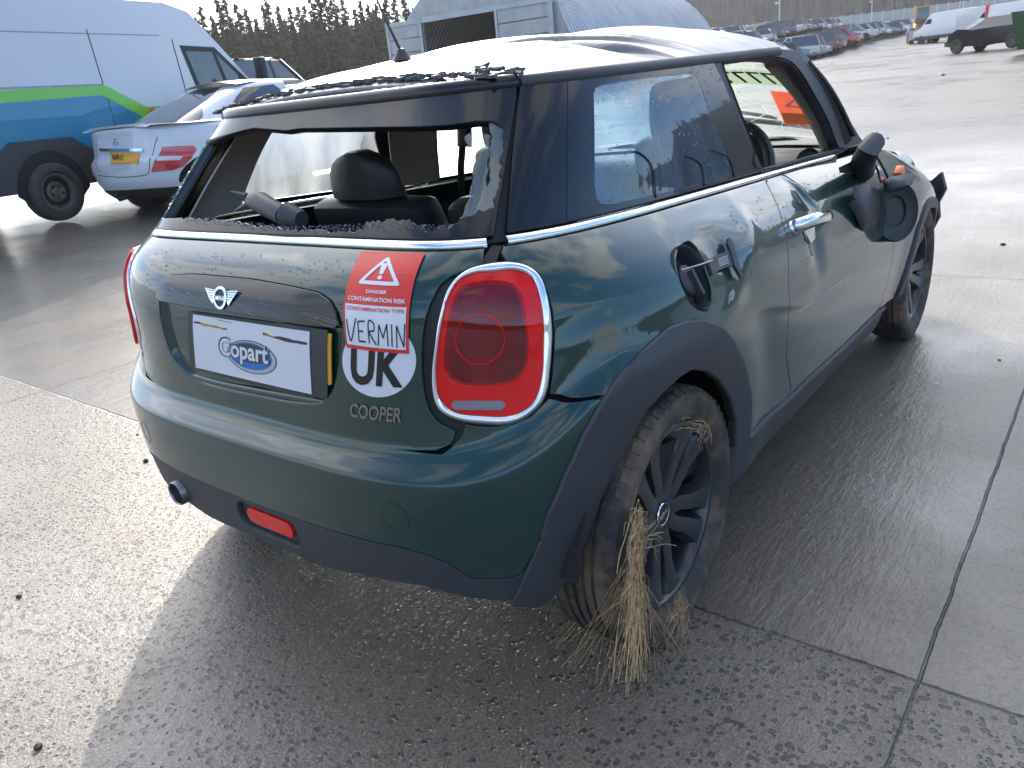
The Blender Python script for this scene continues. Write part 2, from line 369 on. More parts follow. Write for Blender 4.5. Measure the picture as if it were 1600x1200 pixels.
UPP = Surf([(1.0, -.366, .682, 9, 6.3), (1.02, -.352, .675, 8.8, 6.4), (1.10, -.286, .655, 7.9, 6.7), (1.19, -.212, .625, 6.8, 7.1), (1.25, -.162, .598, 5.9, 7.4), (1.275, -.143, .585, 5.5, 7.5)], False)
for s_ in (LOW, UPP): s_.bvh()
VC = LOW.vz(.568)
def rs_loop(pts, step, closed=True):
    pts = np.array(pts, float)
    if closed: pts = np.vstack([pts, pts[:1]])
    d = np.hypot(*np.diff(pts, axis=0).T); out = []
    for i in range(len(d)):
        k = max(1, int(math.ceil(d[i]/step)))
        for j in range(k): out.append(pts[i]+(pts[i+1]-pts[i])*j/k)
    if not closed: out.append(pts[-1])
    return np.array(out)
def spline(pts, closed=False, k=6):
    """Catmull-Rom through points"""
    P = [np.array(p, float) for p in pts]; n = len(P); out = []
    for i in range(n if closed else n-1):
        p0 = P[(i-1) % n] if closed or i > 0 else P[i]; p1 = P[i]; p2 = P[(i+1) % n]; p3 = P[(i+2) % n] if closed or i+2 < n else P[i+1]
        for j in range(k):
            t = j/k; out.append(.5*((2*p1)+(-p0+p2)*t+(2*p0-5*p1+4*p2-p3)*t*t+(-p0+3*p1-3*p2+p3)*t**3))
    if not closed: out.append(P[-1])
    return [tuple(o) for o in out]
def area(p): x, y = p[:, 0], p[:, 1]; return .5*np.sum(x*np.roll(y, -1)-y*np.roll(x, -1))
def loopn(p):       # outward normals of a CCW loop
    t = np.roll(p, -1, 0)-np.roll(p, 1, 0); n = np.stack([t[:, 1], -t[:, 0]], 1); return n/(np.linalg.norm(n, axis=1, keepdims=True)+1e-12)
def inside(q, p):
    x, y = q[:, 0:1], q[:, 1:2]; x1, y1 = p[:, 0], p[:, 1]; x2, y2 = np.roll(x1, -1), np.roll(y1, -1)
    c = ((y1 > y) != (y2 > y)) & (x < (x2-x1)*(y-y1)/((y2-y1)+1e-15)+x1); return c.sum(1) % 2 == 1
def panel(name, S, outer, holes, mt, parent, off=0., thick=.012, step=.02, gap=.0030, estep=.008, rnd=.0018, rel=None, mirror=False):
    """sheet of bodywork: a piece of surface S cut along its seams, with rounded returned edges"""
    loops = []
    for k, lp in enumerate([outer]+list(holes)):
        p = rs_loop(lp, estep)
        if area(p) < 0: p = p[::-1]
        n = loopn(p); p = p-n*gap*(1 if k == 0 else -1); loops.append((p, n*(1 if k == 0 else -1)))
    o = loops[0][0]; lo, hi = o.min(0), o.max(0)
    gx = np.arange(lo[0], hi[0], step); gy = np.arange(lo[1], hi[1], step*.9)
    G = np.array([(x+(step/2 if j % 2 else 0), y) for j, y in enumerate(gy) for x in gx])
    if len(G):
        G = G[inside(G, o)]
        for p, _ in loops[1:]: G = G[~inside(G, p)]
        allb = np.vstack([p for p, _ in loops]); keep = np.ones(len(G), bool)
        for i in range(0, len(G), 400):
            d = ((G[i:i+400, None, :]-allb[None])**2).sum(2).min(1); keep[i:i+400] = d > (step*.42)**2
        G = G[keep]
    V = [p for p, _ in loops]+([G] if len(G) else []); allv = np.vstack(V); E = []; b = 0
    for p, _ in loops:
        m = len(p); E += [(b+i, b+(i+1) % m) for i in range(m)]; b += m
    r = delaunay_2d_cdt([Vector(p) for p in allv], E, [], 0, 1e-7)
    vc = np.array([tuple(v) for v in r[0]]); inv = {}
    for i, ov in enumerate(r[3]):
        for k in ov: inv[k] = i
    F = np.array([f for f in r[2] if len(f) == 3]); ce = vc[F].mean(1); ok = inside(ce, o)
    for p, _ in loops[1:]: ok &= ~inside(ce, p)
    F = F[ok]
    A2 = (vc[F[:, 1], 0]-vc[F[:, 0], 0])*(vc[F[:, 2], 1]-vc[F[:, 0], 1])-(vc[F[:, 1], 1]-vc[F[:, 0], 1])*(vc[F[:, 2], 0]-vc[F[:, 0], 0])
    F[A2 < 0] = F[A2 < 0][:, ::-1]
    offs = off if rel is None else off+rel(vc[:, 0], vc[:, 1])[:, None]
    n0 = S.N(vc[:, 0], vc[:, 1]); P = S.P(vc[:, 0], vc[:, 1])+n0*offs
    if rel is not None:     # normals from the displaced sheet
        e = .003
        def Q(u, v): return S.P(u, v)+S.N(u, v)*(off+rel(u, v)[:, None])
        a = Q(vc[:, 0]+e, vc[:, 1])-Q(vc[:, 0]-e, vc[:, 1]); b_ = Q(vc[:, 0], vc[:, 1]+e)-Q(vc[:, 0], vc[:, 1]-e); nn = np.cross(a, b_); n0 = nn/np.linalg.norm(nn, axis=1, keepdims=True)
    Vs = [P]; Ns = [n0]; Fs = [tuple(f) for f in F]; b = 0; base = len(P)
    for p, n in loops:
        m = len(p); idx = [inv[b+i] for i in range(m)]; b += m
        q = p+n*rnd; u, v = q[:, 0], np.clip(q[:, 1], 0, S.VM); N1 = n0[idx]
        T = P[idx]; D = S.P(u, v)-S.P(p[:, 0], np.clip(p[:, 1], 0, S.VM)); D = D/(np.linalg.norm(D, axis=1, keepdims=True)+1e-9)
        r1 = T+D*rnd-N1*rnd; r2 = T+D*rnd-N1*thick
        Vs += [r1, r2]; Ns += [D*.9+N1*.3, D]; s0 = base; s1 = base+m; base += 2*m
        flip = (b > 0)
        ccw = 1 if (p is loops[0][0]) else 0
        for i in range(m):
            j = (i+1) % m
            f1 = (idx[j], idx[i], s0+i, s0+j); f2 = (s0+j, s0+i, s1+i, s1+j)
            if not ccw: f1 = f1[::-1]; f2 = f2[::-1]
            Fs += [f1, f2]
    Vs = np.vstack(Vs); Ns = np.vstack(Ns); Ns /= (np.linalg.norm(Ns, axis=1, keepdims=True)+1e-12)
    def mk(V_, N_, F_):
        me = bpy.data.meshes.new(name); me.from_pydata([tuple(p) for p in V_], [], [f for f in F_ if len(set(f)) == len(f)]); me.validate()
        me.polygons.foreach_set('use_smooth', [True]*len(me.polygons)); me.update()
        if len(me.vertices) == len(N_): me.normals_split_custom_set_from_vertices([tuple(n) for n in N_])
        return link(name, me, mt, parent)
    out = [mk(Vs, Ns, Fs)]
    if mirror:
        out.append(mk(Vs*[-1, 1, 1], Ns*[-1, 1, 1], [tuple(f)[::-1] for f in Fs]))
    return out if mirror else out[0]
def ribbon(name, S, path, width, height, mt, parent, off=0., k=6, mirror=False, profile=None):
    """bead following a path on S"""
    p = rs_loop(path, .015, closed=False); u, v = p.T; P = S.P(u, v); Nn = S.N(u, v); T = np.gradient(P, axis=0); T /= np.linalg.norm(T, axis=1, keepdims=True); B = np.cross(Nn, T)
    G = []
    for i in range(len(p)):
        row = []
        for j in range(k+1):
            a = math.pi*j/k; row.append(P[i]+B[i]*(math.cos(a)*width/2)+Nn[i]*(off+math.sin(a)*height))
        row = [P[i]+B[i]*width/2+Nn[i]*(off-.01)]+row+[P[i]-B[i]*width/2+Nn[i]*(off-.01)]
        G.append(row)
    outs = []
    for s in ((1, -1) if mirror else (1,)):
        mb = MB(); mb.grid([[tuple(q*np.array([s, 1, 1])) for q in row] for row in G]); n = len(G[0]); mb.f.append(tuple(range(n))); mb.m.append(0); mb.f.append(tuple(range((len(G)-1)*n, len(G)*n))); mb.m.append(0)
        outs.append(mb.build(name, mt, parent, angle=60))
    return outs if mirror else outs[0]
def ringloft(name, S, outer, inner, prof, mt, parent, n=96, mirror=False):
    """ring between two loops; prof = (t, height) pairs, t 0 outer .. 1 inner"""
    def arc(lp):
        p = rs_loop(spline(lp, True, 8), .004); 
        if area(p) < 0: p = p[::-1]
        c = p.mean(0); a = np.arctan2(p[:, 1]-c[1], p[:, 0]-c[0]); k = np.argmin(np.abs(a)); p = np.roll(p, -k, 0)
        d = np.concatenate([[0], np.cumsum(np.hypot(*np.diff(np.vstack([p, p[:1]]), axis=0).T))]); q = np.linspace(0, d[-1], n, endpoint=False); pp = np.vstack([p, p[:1]])
        return np.stack([np.interp(q, d, pp[:, 0]), np.interp(q, d, pp[:, 1])], 1)
    o = arc(outer); i = arc(inner); G = []
    for k in range(n):
        row = []
        for t, h in prof:
            q = o[k]*(1-t)+i[k]*t; row.append((q[0], q[1], h))
        G.append(row)
    A = np.array(G); PP = S.P(A[..., 0], A[..., 1])+S.N(A[..., 0], A[..., 1])*A[..., 2:3]; outs = []
    for s in ((1, -1) if mirror else (1,)):
        mb = MB(); mb.grid([[tuple(q*np.array([s, 1, 1])) for q in row] for row in PP], closeu=True); outs.append(mb.build(name, mt, parent, angle=70))
    return outs if mirror else outs[0]
def on_surf(name, S, shapes, org, ang, scale, off, mt, parent, thick=.0015, sx=1.0, curve=None):
    """flat shapes (verts, faces) laid on the body: org = chart point, lifted into a thin solid"""
    vs, fs = shapes; c, s_ = math.cos(ang), math.sin(ang); v = np.array(vs, float)[:, :2]*scale*np.array([sx, 1])
    u = org[0]+v[:, 0]*c-v[:, 1]*s_; w_ = org[1]+v[:, 0]*s_+v[:, 1]*c
    P = S.P(u, w_); Nn = S.N(u, w_); n = len(vs)
    # boundary edges -> walls
    cnt = {}
    for f in fs:
        for i in range(len(f)): 
            e = (f[i], f[(i+1) % len(f)]); cnt[e] = 1
    mb = MB(); V_ = [tuple(p) for p in P+Nn*off]+[tuple(p) for p in P+Nn*(off-thick)]
    F_ = list(map(tuple, fs))+[(b, a, a+n, b+n) for (a, b) in cnt if (b, a) not in cnt]
    mb.add(V_, F_); return mb.build(name, mt, parent, smooth=False, fix=False)
def text_shape(txt, size=1., bold=0., shear=0., res=3, align='CENTER', extr=0.):
    cu = bpy.data.curves.new('t', 'FONT'); cu.body = txt; cu.size = size; cu.offset = bold; cu.shear = shear; cu.resolution_u = res; cu.align_x = align; cu.align_y = 'CENTER'
    o = bpy.data.objects.new('t', cu); COL.objects.link(o); bpy.context.view_layer.update(); dg = bpy.context.evaluated_depsgraph_get()
    me = o.evaluated_get(dg).to_mesh(); bm = bmesh.new(); bm.from_mesh(me); bmesh.ops.remove_doubles(bm, verts=bm.verts, dist=1e-4); bmesh.ops.triangulate(bm, faces=bm.faces)
    for f in bm.faces:
        if f.normal.z < 0: f.normal_flip()
    bm.verts.ensure_lookup_table(); vs = [tuple(v.co) for v in bm.verts]; fs = [tuple(v.index for v in f.verts) for f in bm.faces]
    bm.free(); o.evaluated_get(dg).to_mesh_clear(); bpy.data.objects.remove(o); bpy.data.curves.remove(cu)
    return vs, fs
def poly_shape(pts, holes=(), step=None):
    loops = [np.array(pts, float)]+[np.array(h, float) for h in holes]
    if step: loops = [rs_loop(q, step*.8) for q in loops]
    allv = np.vstack(loops); E = []; b = 0
    for p in loops: m = len(p); E += [(b+i, b+(i+1) % m) for i in range(m)]; b += m
    ex = []
    if step:
        lo, hi = loops[0].min(0), loops[0].max(0)
        G = np.array([(x, y) for x in np.arange(lo[0]+step/2, hi[0], step) for y in np.arange(lo[1]+step/2, hi[1], step)])
        if len(G):
            G = G[inside(G, loops[0])]
            for h in loops[1:]: G = G[~inside(G, h)]
            allv = np.vstack([allv, G])
    r = delaunay_2d_cdt([Vector(p) for p in allv], E, [], 0, 1e-7); vc = np.array([tuple(v) for v in r[0]]); F = np.array([f for f in r[2] if len(f) == 3]); ce = vc[F].mean(1); ok = inside(ce, loops[0])
    for h in loops[1:]: ok &= ~inside(ce, h)
    F = F[ok]; A2 = (vc[F[:, 1], 0]-vc[F[:, 0], 0])*(vc[F[:, 2], 1]-vc[F[:, 0], 1])-(vc[F[:, 1], 1]-vc[F[:, 0], 1])*(vc[F[:, 2], 0]-vc[F[:, 0], 0]); F[A2 < 0] = F[A2 < 0][:, ::-1]
    return [tuple(p) for p in vc], [tuple(int(i) for i in f) for f in F]
def ell(cx, cy, a, b, n=48): return [(cx+a*math.cos(2*math.pi*i/n), cy+b*math.sin(2*math.pi*i/n)) for i in range(n)]
def rrect(w, h, r, n=5, cx=0, cy=0):
    out = []
    for sx, sy, a0 in ((1, 1, 0), (-1, 1, 90), (-1, -1, 180), (1, -1, 270)):
        for k in range(n+1):
            a = R(a0+90*k/n); out.append((cx+sx*(w/2-r)+r*math.cos(a), cy+sy*(h/2-r)+r*math.sin(a)))
    return out
def stroke(pts, wd):
    """pen stroke polygon around a polyline"""
    p = np.array(spline(pts, False, 5) if len(pts) > 2 else pts, float); t = np.gradient(p, axis=0); n = np.stack([-t[:, 1], t[:, 0]], 1); n /= np.linalg.norm(n, axis=1, keepdims=True)+1e-9
    a = p+n*wd/2; b = p-n*wd/2; k = len(p); vs = [tuple(q) for q in np.vstack([a, b])]
    return vs, [(k+i, k+i+1, i+1, i) for i in range(k-1)]
def merge_shapes(*sh):
    V_, F_ = [], []
    for v, f in sh:
        b = len(V_); V_ += [tuple(p[:2]) for p in v]; F_ += [tuple(b+i for i in g) for g in f]
    return V_, F_
def moved(sh, dx, dy, s=1., sx=1.): return [(p[0]*s*sx+dx, p[1]*s+dy) for p in sh[0]], sh[1]
# ================================================================== the green car
rng = random.Random(5)
def dent(px, py, su, sv, rot, amp):
    q = LOW.pix(px, py); return (q[0], q[1], su, sv, R(rot), amp)
LOW.dents = [dent(1130, 405, .11, .13, 20, -.022), dent(1150, 470, .09, .035, 35, .007), dent(1170, 360, .05, .10, -25, .006), dent(1110, 350, .10, .03, 0, .006),
             dent(1262, 315, .07, .05, 25, -.014), dent(1252, 295, .018, .05, 10, .010), dent(1275, 380, .05, .09, 10, -.010), dent(1330, 330, .22, .05, 5, -.010),
             dent(1240, 470, .35, .03, 12, .004), dent(1200, 540, .10, .10, 0, -.004)]
LOW.bvh()
CAR = empty('hatchback_car', (0, 0, 0), label='dark green three-door hatchback with broken rear window and torn roof, nearest the camera', cat='car')
G, BP, BG = MATS['green_paint'], MATS['black_plastic'], MATS['black_gloss']
def mir(pts): return [(-u, v) for u, v in pts][::-1]
def sym(half): return list(half)+mir(half)
vTG = LOW.vz(.612); vBELT = LOW.vz(.990); vTOPL = LOW.VM
LP = LOW.px
# ---- tailgate
tg_edge = LP([(757, 391), (756, 404), (753, 415), (740, 418), (728, 421), (704, 431), (688, 444), (672, 476), (663, 508), (659, 545), (660, 588), (664, 620), (672, 644), (685, 660), (701, 668), (712, 673), (711, 685), (703, 697)])
uc = tg_edge[-1][0]
tg_half = [(0, vBELT), (tg_edge[0][0], vBELT)]+tg_edge+[(uc-.03, vTG-.002), (uc*.6, vTG), (0, vTG)]
rec_top = [(249, 460), (251, 445), (256, 436), (267, 430), (300, 428), (330, 430), (395, 436), (460, 448), (499, 457), (518, 470), (528, 487), (533, 506)]
rec = LP(rec_top+[(532, 530), (529, 560), (525, 587), (520, 607), (512, 621), (498, 630), (460, 630), (400, 619), (340, 606), (312, 597), (297, 588), (280, 572), (266, 552), (256, 520), (250, 490)])
tgate = panel('tailgate', LOW, sym(tg_half), [rec], G, CAR, thick=.015)
rec_in = [tuple(np.array(p)*.955+np.mean(np.array(rec), axis=0)*.045) for p in rec]
panel('number_plate_recess', LOW, rec_in, [], G, tgate, off=-.014, gap=-.002)
ringloft('recess_edge', LOW, rec, rec_in, [(-.01, -.003), (.12, -.004), (.5, -.008), (.8, -.012), (1, -.0145)], G, tgate, n=140)
hand = LP(rec_top+[(529, 513), (484, 509), (430, 499), (360, 487), (300, 479), (258, 471), (247, 467)])
ha_ = np.array(hand); hv1 = ha_[:, 1].max(); hv0 = ha_[:, 1].min()
hd = panel('boot_handle', LOW, hand, [], BG, tgate, off=.002, gap=.003, thick=.02, rel=lambda u, v: .012*np.clip((hv1-v)/(hv1-hv0), 0, 1)**.8*(1-sstep(.25, .36, np.abs(u+.03))*.5))
def hrel(v): return .002+.012*max(0, (hv1-v)/(hv1-hv0))**.8
# lip below the plate
lipp = LP([(300, 590), (340, 601), (400, 613), (460, 624), (509, 632)])
ribbon('recess_lip', LOW, spline(lipp), .016, .006, G, tgate, off=-.009)
# ---- number plate and card
def uvq(pts, S=LOW): return [S.pix(*p) for p in pts]
class Quad:
    def __init__(s, S, TL, TR, BR, BL, uv=False):
        s.S = S; s.c = [np.array(q if uv else S.pix(*q)) for q in (TL, TR, BR, BL)]
    def m(s, pts):
        a = np.array(pts, float)[:, :2]; x, y = a[:, :1], a[:, 1:2]; TL, TR, BR, BL = s.c
        return TL*(1-x)*y+TR*x*y+BR*x*(1-y)+BL*(1-x)*(1-y)
    def put(s, name, sh, off, mt, parent, thick=.0012):
        return on_surf(name, s.S, ([tuple(p) for p in s.m(sh[0])], sh[1]), (0, 0), 0, 1, off, mt, parent, thick)
    @property
    def size(s): return np.linalg.norm(s.c[1]-s.c[0]), np.linalg.norm(s.c[0]-s.c[3])
RECT = poly_shape([(0, 0), (1, 0), (1, 1), (0, 1)], step=.09)
def fit_text(txt, x0, x1, y0, y1, **k):
    v, f = text_shape(txt, **k); a = np.array(v)[:, :2]; lo, hi = a.min(0), a.max(0); a = (a-lo)/(hi-lo)*[x1-x0, y1-y0]+[x0, y0]; return [tuple(p) for p in a], f
po = Quad(LOW, (291, 487), (489, 513), (489, 630), (293, 574)); po.put('plate_holder', RECT, -.006, BP, tgate, .004)
yp = Quad(LOW, (312, 494), (516, 521), (516, 603), (312, 577))
yq = yp.put('number_plate', poly_shape(rrect(1, 1, .03, cx=.5, cy=.5), step=.06), -.003, MATS['plate_yellow'], tgate, .003)
bh = Quad(LOW, (430, 503), (511, 516), (511, 626), (430, 600)); bh.put('plate_tape', RECT, -.001, BP, tgate, .001)
cq = Quad(LOW, (302, 491), (484, 518), (487, 616), (306, 574))
holes = []
def rag(x0, y0, x1, y1, h, seed):
    r_ = random.Random(seed); n = 10; t = [x0+(x1-x0)*i/n for i in range(n+1)]
    return [(x, y0+(y1-y0)*i/n+h*r_.uniform(.2, .6)) for i, x in enumerate(t)]+[(x, y0+(y1-y0)*(n-i)/n-h*r_.uniform(.2, .6)) for i, x in enumerate(t[::-1])]
holes = [rag(.01, .86, .33, .83, .05, 1), rag(.64, .845, .985, .80, .06, 2), rag(.23, .97, .37, .955, .015, 3)]
card = cq.put('white_card', poly_shape([(0, 0), (1, 0), (1, 1), (0, 1)], holes, step=.05), .0005, MATS['white_card'], tgate, .0006)
def U(cx, cy, a, b): return poly_shape(ell(cx, cy, a, b))
cq.put('logo_ring', poly_shape(ell(.535, .42, .205, .27), [ell(.525, .435, .185, .235)]), .0013, MATS['logo_silver'], card, .0004)
cq.put('logo_rim', poly_shape(ell(.535, .42, .212, .285), [ell(.535, .42, .205, .27)]), .0014, MATS['ink_dark_grey'], card, .0004)
cq.put('logo_disc', U(.525, .435, .185, .235), .0012, MATS['logo_blue'], card, .0004)
cq.put('logo_disc_top', poly_shape(ell(.53, .48, .155, .165)), .0016, MATS['ink_dark_grey'], card, .0003)
cq.put('logo_lettering_edge', fit_text('Copart', .245, .695, .23, .70, bold=.055, shear=.05), .0019, MATS['ink_dark_grey'], card, .0003)
cq.put('logo_lettering', fit_text('Copart', .26, .68, .26, .675, bold=.022, shear=.05), .0024, MATS['sticker_white'], card, .0003)
# ---- emblem on the boot handle
EO = hrel(LOW.pix(354, 463)[1])
eq = Quad(LOW, (329, 450), (381, 455), (376, 480), (331, 474))
wing = [(0, .93), (.33, .86), (.34, .62), (.30, .30), (.22, .05), (.12, .42)]
emb = eq.put('emblem_wing', poly_shape(wing), EO+.005, MATS['chrome'], hd, .003); emb2 = eq.put('emblem_wing', poly_shape([(1-x, y) for x, y in wing][::-1]), EO+.005, MATS['chrome'], hd, .003)
for k in range(4):
    y = .82-k*.14
    for s in (0, 1):
        pts = [(.05+.04*k, y), (.32, y-.03)]
        if s: pts = [(1-x, yy) for x, yy in pts]
        eq.put('emblem_feather', stroke(pts, .035), EO+.0057, MATS['ink_black'], hd, .0006)
eq.put('emblem_ring', poly_shape(ell(.5, .42, .215, .66), [ell(.5, .42, .16, .50)]), EO+.007, MATS['chrome'], hd, .004)
eq.put('emblem_disc', U(.5, .42, .165, .52), EO+.0052, MATS['ink_black'], hd, .001)
eq.put('emblem_lettering', fit_text('MINI', .365, .635, .30, .56, bold=.012), EO+.0062, MATS['chrome'], hd, .001)
for k in range(26):   # scuffs on the handle
    x = .03+.30*rng.random(); y = .1+.5*rng.random(); qh = Quad(LOW, (256, 437), (520, 475), (529, 513), (247, 467)); l = rng.uniform(.02, .06)
    if k > 13: x = .5+.45*rng.random(); y = rng.random()*.8; l = rng.uniform(.03, .12)
    qh.put('scratch', stroke([(x, y+l*2.2), (x+l, y)], .0022), hrel(LOW.pix(256+264*x, 490-40*y)[1])+.0008, MATS['logo_silver'], hd, .0002)
# ---- letters, roundel and notice on the tailgate
q = Quad(LOW, (549, 629), (631, 636), (628, 660), (548, 650)); q.put('model_lettering', fit_text('COOPER', 0, 1, 0, 1, bold=.018), .003, MATS['badge_grey'], tgate, .003)
def mell(S, c, r, n=48, k=1.0):
    e = .004; a = np.linalg.norm(S.P(c[0]+e, c[1])-S.P(c[0]-e, c[1]))/(2*e); b = np.linalg.norm(S.P(c[0], c[1]+e)-S.P(c[0], c[1]-e))/(2*e); return ell(0, 0, k*r/a, k*r/b, n)
c0 = np.array(LOW.pix(593, 580)); rr_ = .5*abs(LOW.pix(649, 586)[0]-LOW.pix(537, 571)[0])
ru = on_surf('country_sticker', LOW, poly_shape(LP([(593+57.5*math.cos(a), 563+57.5*math.sin(a)) for a in np.linspace(0, 2*math.pi, 48, endpoint=False)]), step=.015), (0, 0), 0, 1, .0014, MATS['sticker_white'], tgate, .001)
q = Quad(LOW, (550, 534), (637, 541), (630, 606), (549, 599)); q.put('country_lettering', fit_text('UK', .0, 1.0, 0, 1, bold=.035), .0026, MATS['ink_black'], ru, .0004)
sq = Quad(LOW, (567, 394), (665, 397), (640, 552), (543, 542))
stk = sq.put('warning_sticker', poly_shape([(0, 0), (1, 0), (1, 1), (0, 1)], step=.06), .0034, MATS['sticker_red'], tgate, .0008)
sq.put('writing_panel', poly_shape([(.035, .035), (.965, .035), (.965, .42), (.035, .42)], step=.06), .0044, MATS['sticker_white'], stk, .0004)
def tri(cx, cy, a, h, r):
    P = [(cx-a, cy-h), (cx+a, cy-h), (cx, cy+h)]; out = []
    for i in range(3):
        p0, p1, p2 = np.array(P[i-1]), np.array(P[i]), np.array(P[(i+1) % 3]); a0 = p1+(p0-p1)*r; a1 = p1+(p2-p1)*r
        for t in (0, .25, .5, .75, 1): out.append(tuple((1-t)**2*a0+2*t*(1-t)*p1+t*t*a1))
    return out
sq.put('warning_triangle', poly_shape(rs_loop(tri(.5, .785, .335, .165, .10), .03), [rs_loop(tri(.5, .775, .235, .115, .08), .03)], step=.04), .0044, MATS['sticker_white'], stk, .0004)
sq.put('exclamation_mark', merge_shapes(poly_shape([(.475, .735), (.525, .735), (.55, .845), (.535, .86), (.465, .86), (.45, .845)]), U(.5, .70, .035, .022)), .0044, MATS['sticker_white'], stk, .0004)
sq.put('danger_lettering', merge_shapes(fit_text('DANGER', .34, .66, .535, .568, bold=.02), fit_text('CONTAMINATION RISK', .06, .94, .455, .495, bold=.02)), .0044, MATS['sticker_white'], stk, .0004)
sq.put('type_lettering', fit_text('CONTAMINATION TYPE', .06, .94, .365, .40, bold=.01), .0056, MATS['sticker_red'], stk, .0003)
pen = [[(.06, .27), (.11, .07), (.22, .29)], [(.36, .27), (.25, .26)], [(.25, .26), (.25, .08)], [(.25, .17), (.33, .175)], [(.25, .08), (.36, .08)],
       [(.42, .07), (.42, .27), (.50, .255), (.50, .19), (.43, .17), (.53, .06)], [(.56, .06), (.58, .25)], [(.58, .25), (.64, .13)], [(.64, .13), (.70, .26)], [(.70, .26), (.71, .06)],
       [(.77, .26), (.77, .06)], [(.84, .05), (.84, .25)], [(.84, .25), (.94, .06)], [(.94, .06), (.955, .27)]]
sq.put('handwriting', merge_shapes(*[stroke(p, .016) for p in pen]), .0056, MATS['ink_black'], stk, .0003)
# ---- rear bumper
cl_out = [(984, 573), (1000, 554), (1020, 537), (1045, 515), (1070, 506), (1095, 504), (1120, 512), (1140, 532), (1155, 560), (1164, 590), (1169, 615), (1170, 640), (1166, 683)]
cl_rear = [(847, 840), (858, 803), (885, 740), (912, 681), (948, 620)]
bump_r = LP([(690, 708), (707, 697), (720, 682), (727, 662), (760, 666), (800, 663), (829, 650), (848, 632), (857, 622), (948, 621), (912, 681), (885, 740), (858, 803), (847, 840), (832, 870), (815, 897), (800, 904), (735, 904), (700, 880), (660, 865), (622, 855), (555, 840)])
vB = LOW.pix(500, 826)[1]
bumper = panel('rear_bumper', LOW, sym([(0, vTG+.010), (bump_r[0][0]*.7, vTG+.010)]+bump_r+[(0, vB)]), [], G, CAR, thick=.02, step=.016)
val = LP([(555, 842), (622, 857), (660, 867), (700, 882), (735, 906), (800, 906), (815, 899), (833, 872), (848, 842), (914, 833)])
fogc = LOW.pix(416, 820); foghole = [(fogc[0]+a, fogc[1]+b) for a, b in [tuple(x) for x in rrect(.215, .062, .03)]]
vlow = LP([(802, 941), (760, 940), (655, 917), (560, 900), (512, 890)]); vend = vlow+[(0, vlow[-1][1])]
val = val[:-2]
exc = LOW.pix(283, 768)
VALP = panel('bumper_valance', LOW, sym([(0, vB)]+val+vend), [[(fogc[0]+a, fogc[1]+b) for a, b in rrect(.225, .075, .03)]], BP, CAR, off=-.003, thick=.02)
fg = panel('fog_lamp', LOW, [(fogc[0]+a, fogc[1]+b) for a, b in rrect(.170, .040, .018)], [], MATS['red_lens_bright'], CAR, off=-.008, thick=.02, gap=0)
panel('fog_lamp_bezel', LOW, [(fogc[0]+a, fogc[1]+b) for a, b in rrect(.222, .072, .03)], [[(fogc[0]+a, fogc[1]+b) for a, b in rrect(.172, .042, .018)]], BP, fg, off=-.016, thick=.02, gap=0)
tow = np.array(LOW.pix(617, 809)); on_surf('tow_eye_cover', LOW, poly_shape(mell(LOW, tow, .032), [mell(LOW, tow, .0312)]), tuple(tow), 0, 1, .0006, MATS['gasket'], bumper, .001)
on_surf('tow_eye_cover', LOW, poly_shape(ell(0, 0, .030, .030), [ell(0, 0, .0285, .0285)]), (-tow[0], tow[1]), 0, 1, .0006, BP, bumper, .001)
# ---- lamps (both sides)
ring_o = LP([(756, 415), (779, 410), (800, 411), (824, 417), (843, 433), (853, 455), (860, 487), (863, 519), (862, 553), (859, 588), (855, 615), (845, 633), (829, 649), (811, 660), (789, 665), (760, 664), (728, 660), (704, 652), (688, 641), (680, 625), (676, 601), (676, 572), (680, 540), (684, 508), (691, 479), (701, 452), (717, 433), (736, 421)])
ring_i = LP([(768, 428), (800, 425), (824, 432), (836, 449), (844, 481), (847, 513), (847, 545), (846, 577), (841, 607), (831, 628), (811, 643), (789, 648), (755, 647), (720, 643), (699, 633), (688, 617), (685, 593), (685, 567), (689, 529), (695, 495), (704, 463), (720, 440), (744, 430)])
lens_m = LP([(728, 447), (768, 441), (797, 445), (811, 457), (819, 492), (824, 529), (824, 561), (816, 583), (800, 596), (768, 601), (725, 601), (704, 591), (695, 572), (695, 551), (700, 508), (709, 473), (717, 455)])
cc_l = LP([(750+38*math.cos(a), 529+39*math.sin(a)) for a in np.linspace(0, 2*math.pi, 24, endpoint=False)]); cc = np.array(LOW.pix(750, 529)); cr = .5*np.linalg.norm(np.array(LOW.pix(789, 531))-np.array(LOW.pix(711, 527)))
def scl(lp, k, c=None):
    a = np.array(lp); c = a.mean(0) if c is None else c; return [tuple(p) for p in (a-c)*k+c]
gask = LP([(757, 398), (753, 416), (728, 422), (704, 432), (688, 445), (672, 477), (663, 509), (659, 546), (660, 589), (664, 621), (672, 645), (685, 661), (703, 670), (712, 675), (700, 705), (727, 690), (745, 668), (800, 664), (850, 600), (850, 480), (840, 430), (800, 412), (775, 405), (785, 380), (770, 378)])
def flipu(lp): return [(-u, v) for u, v in lp]
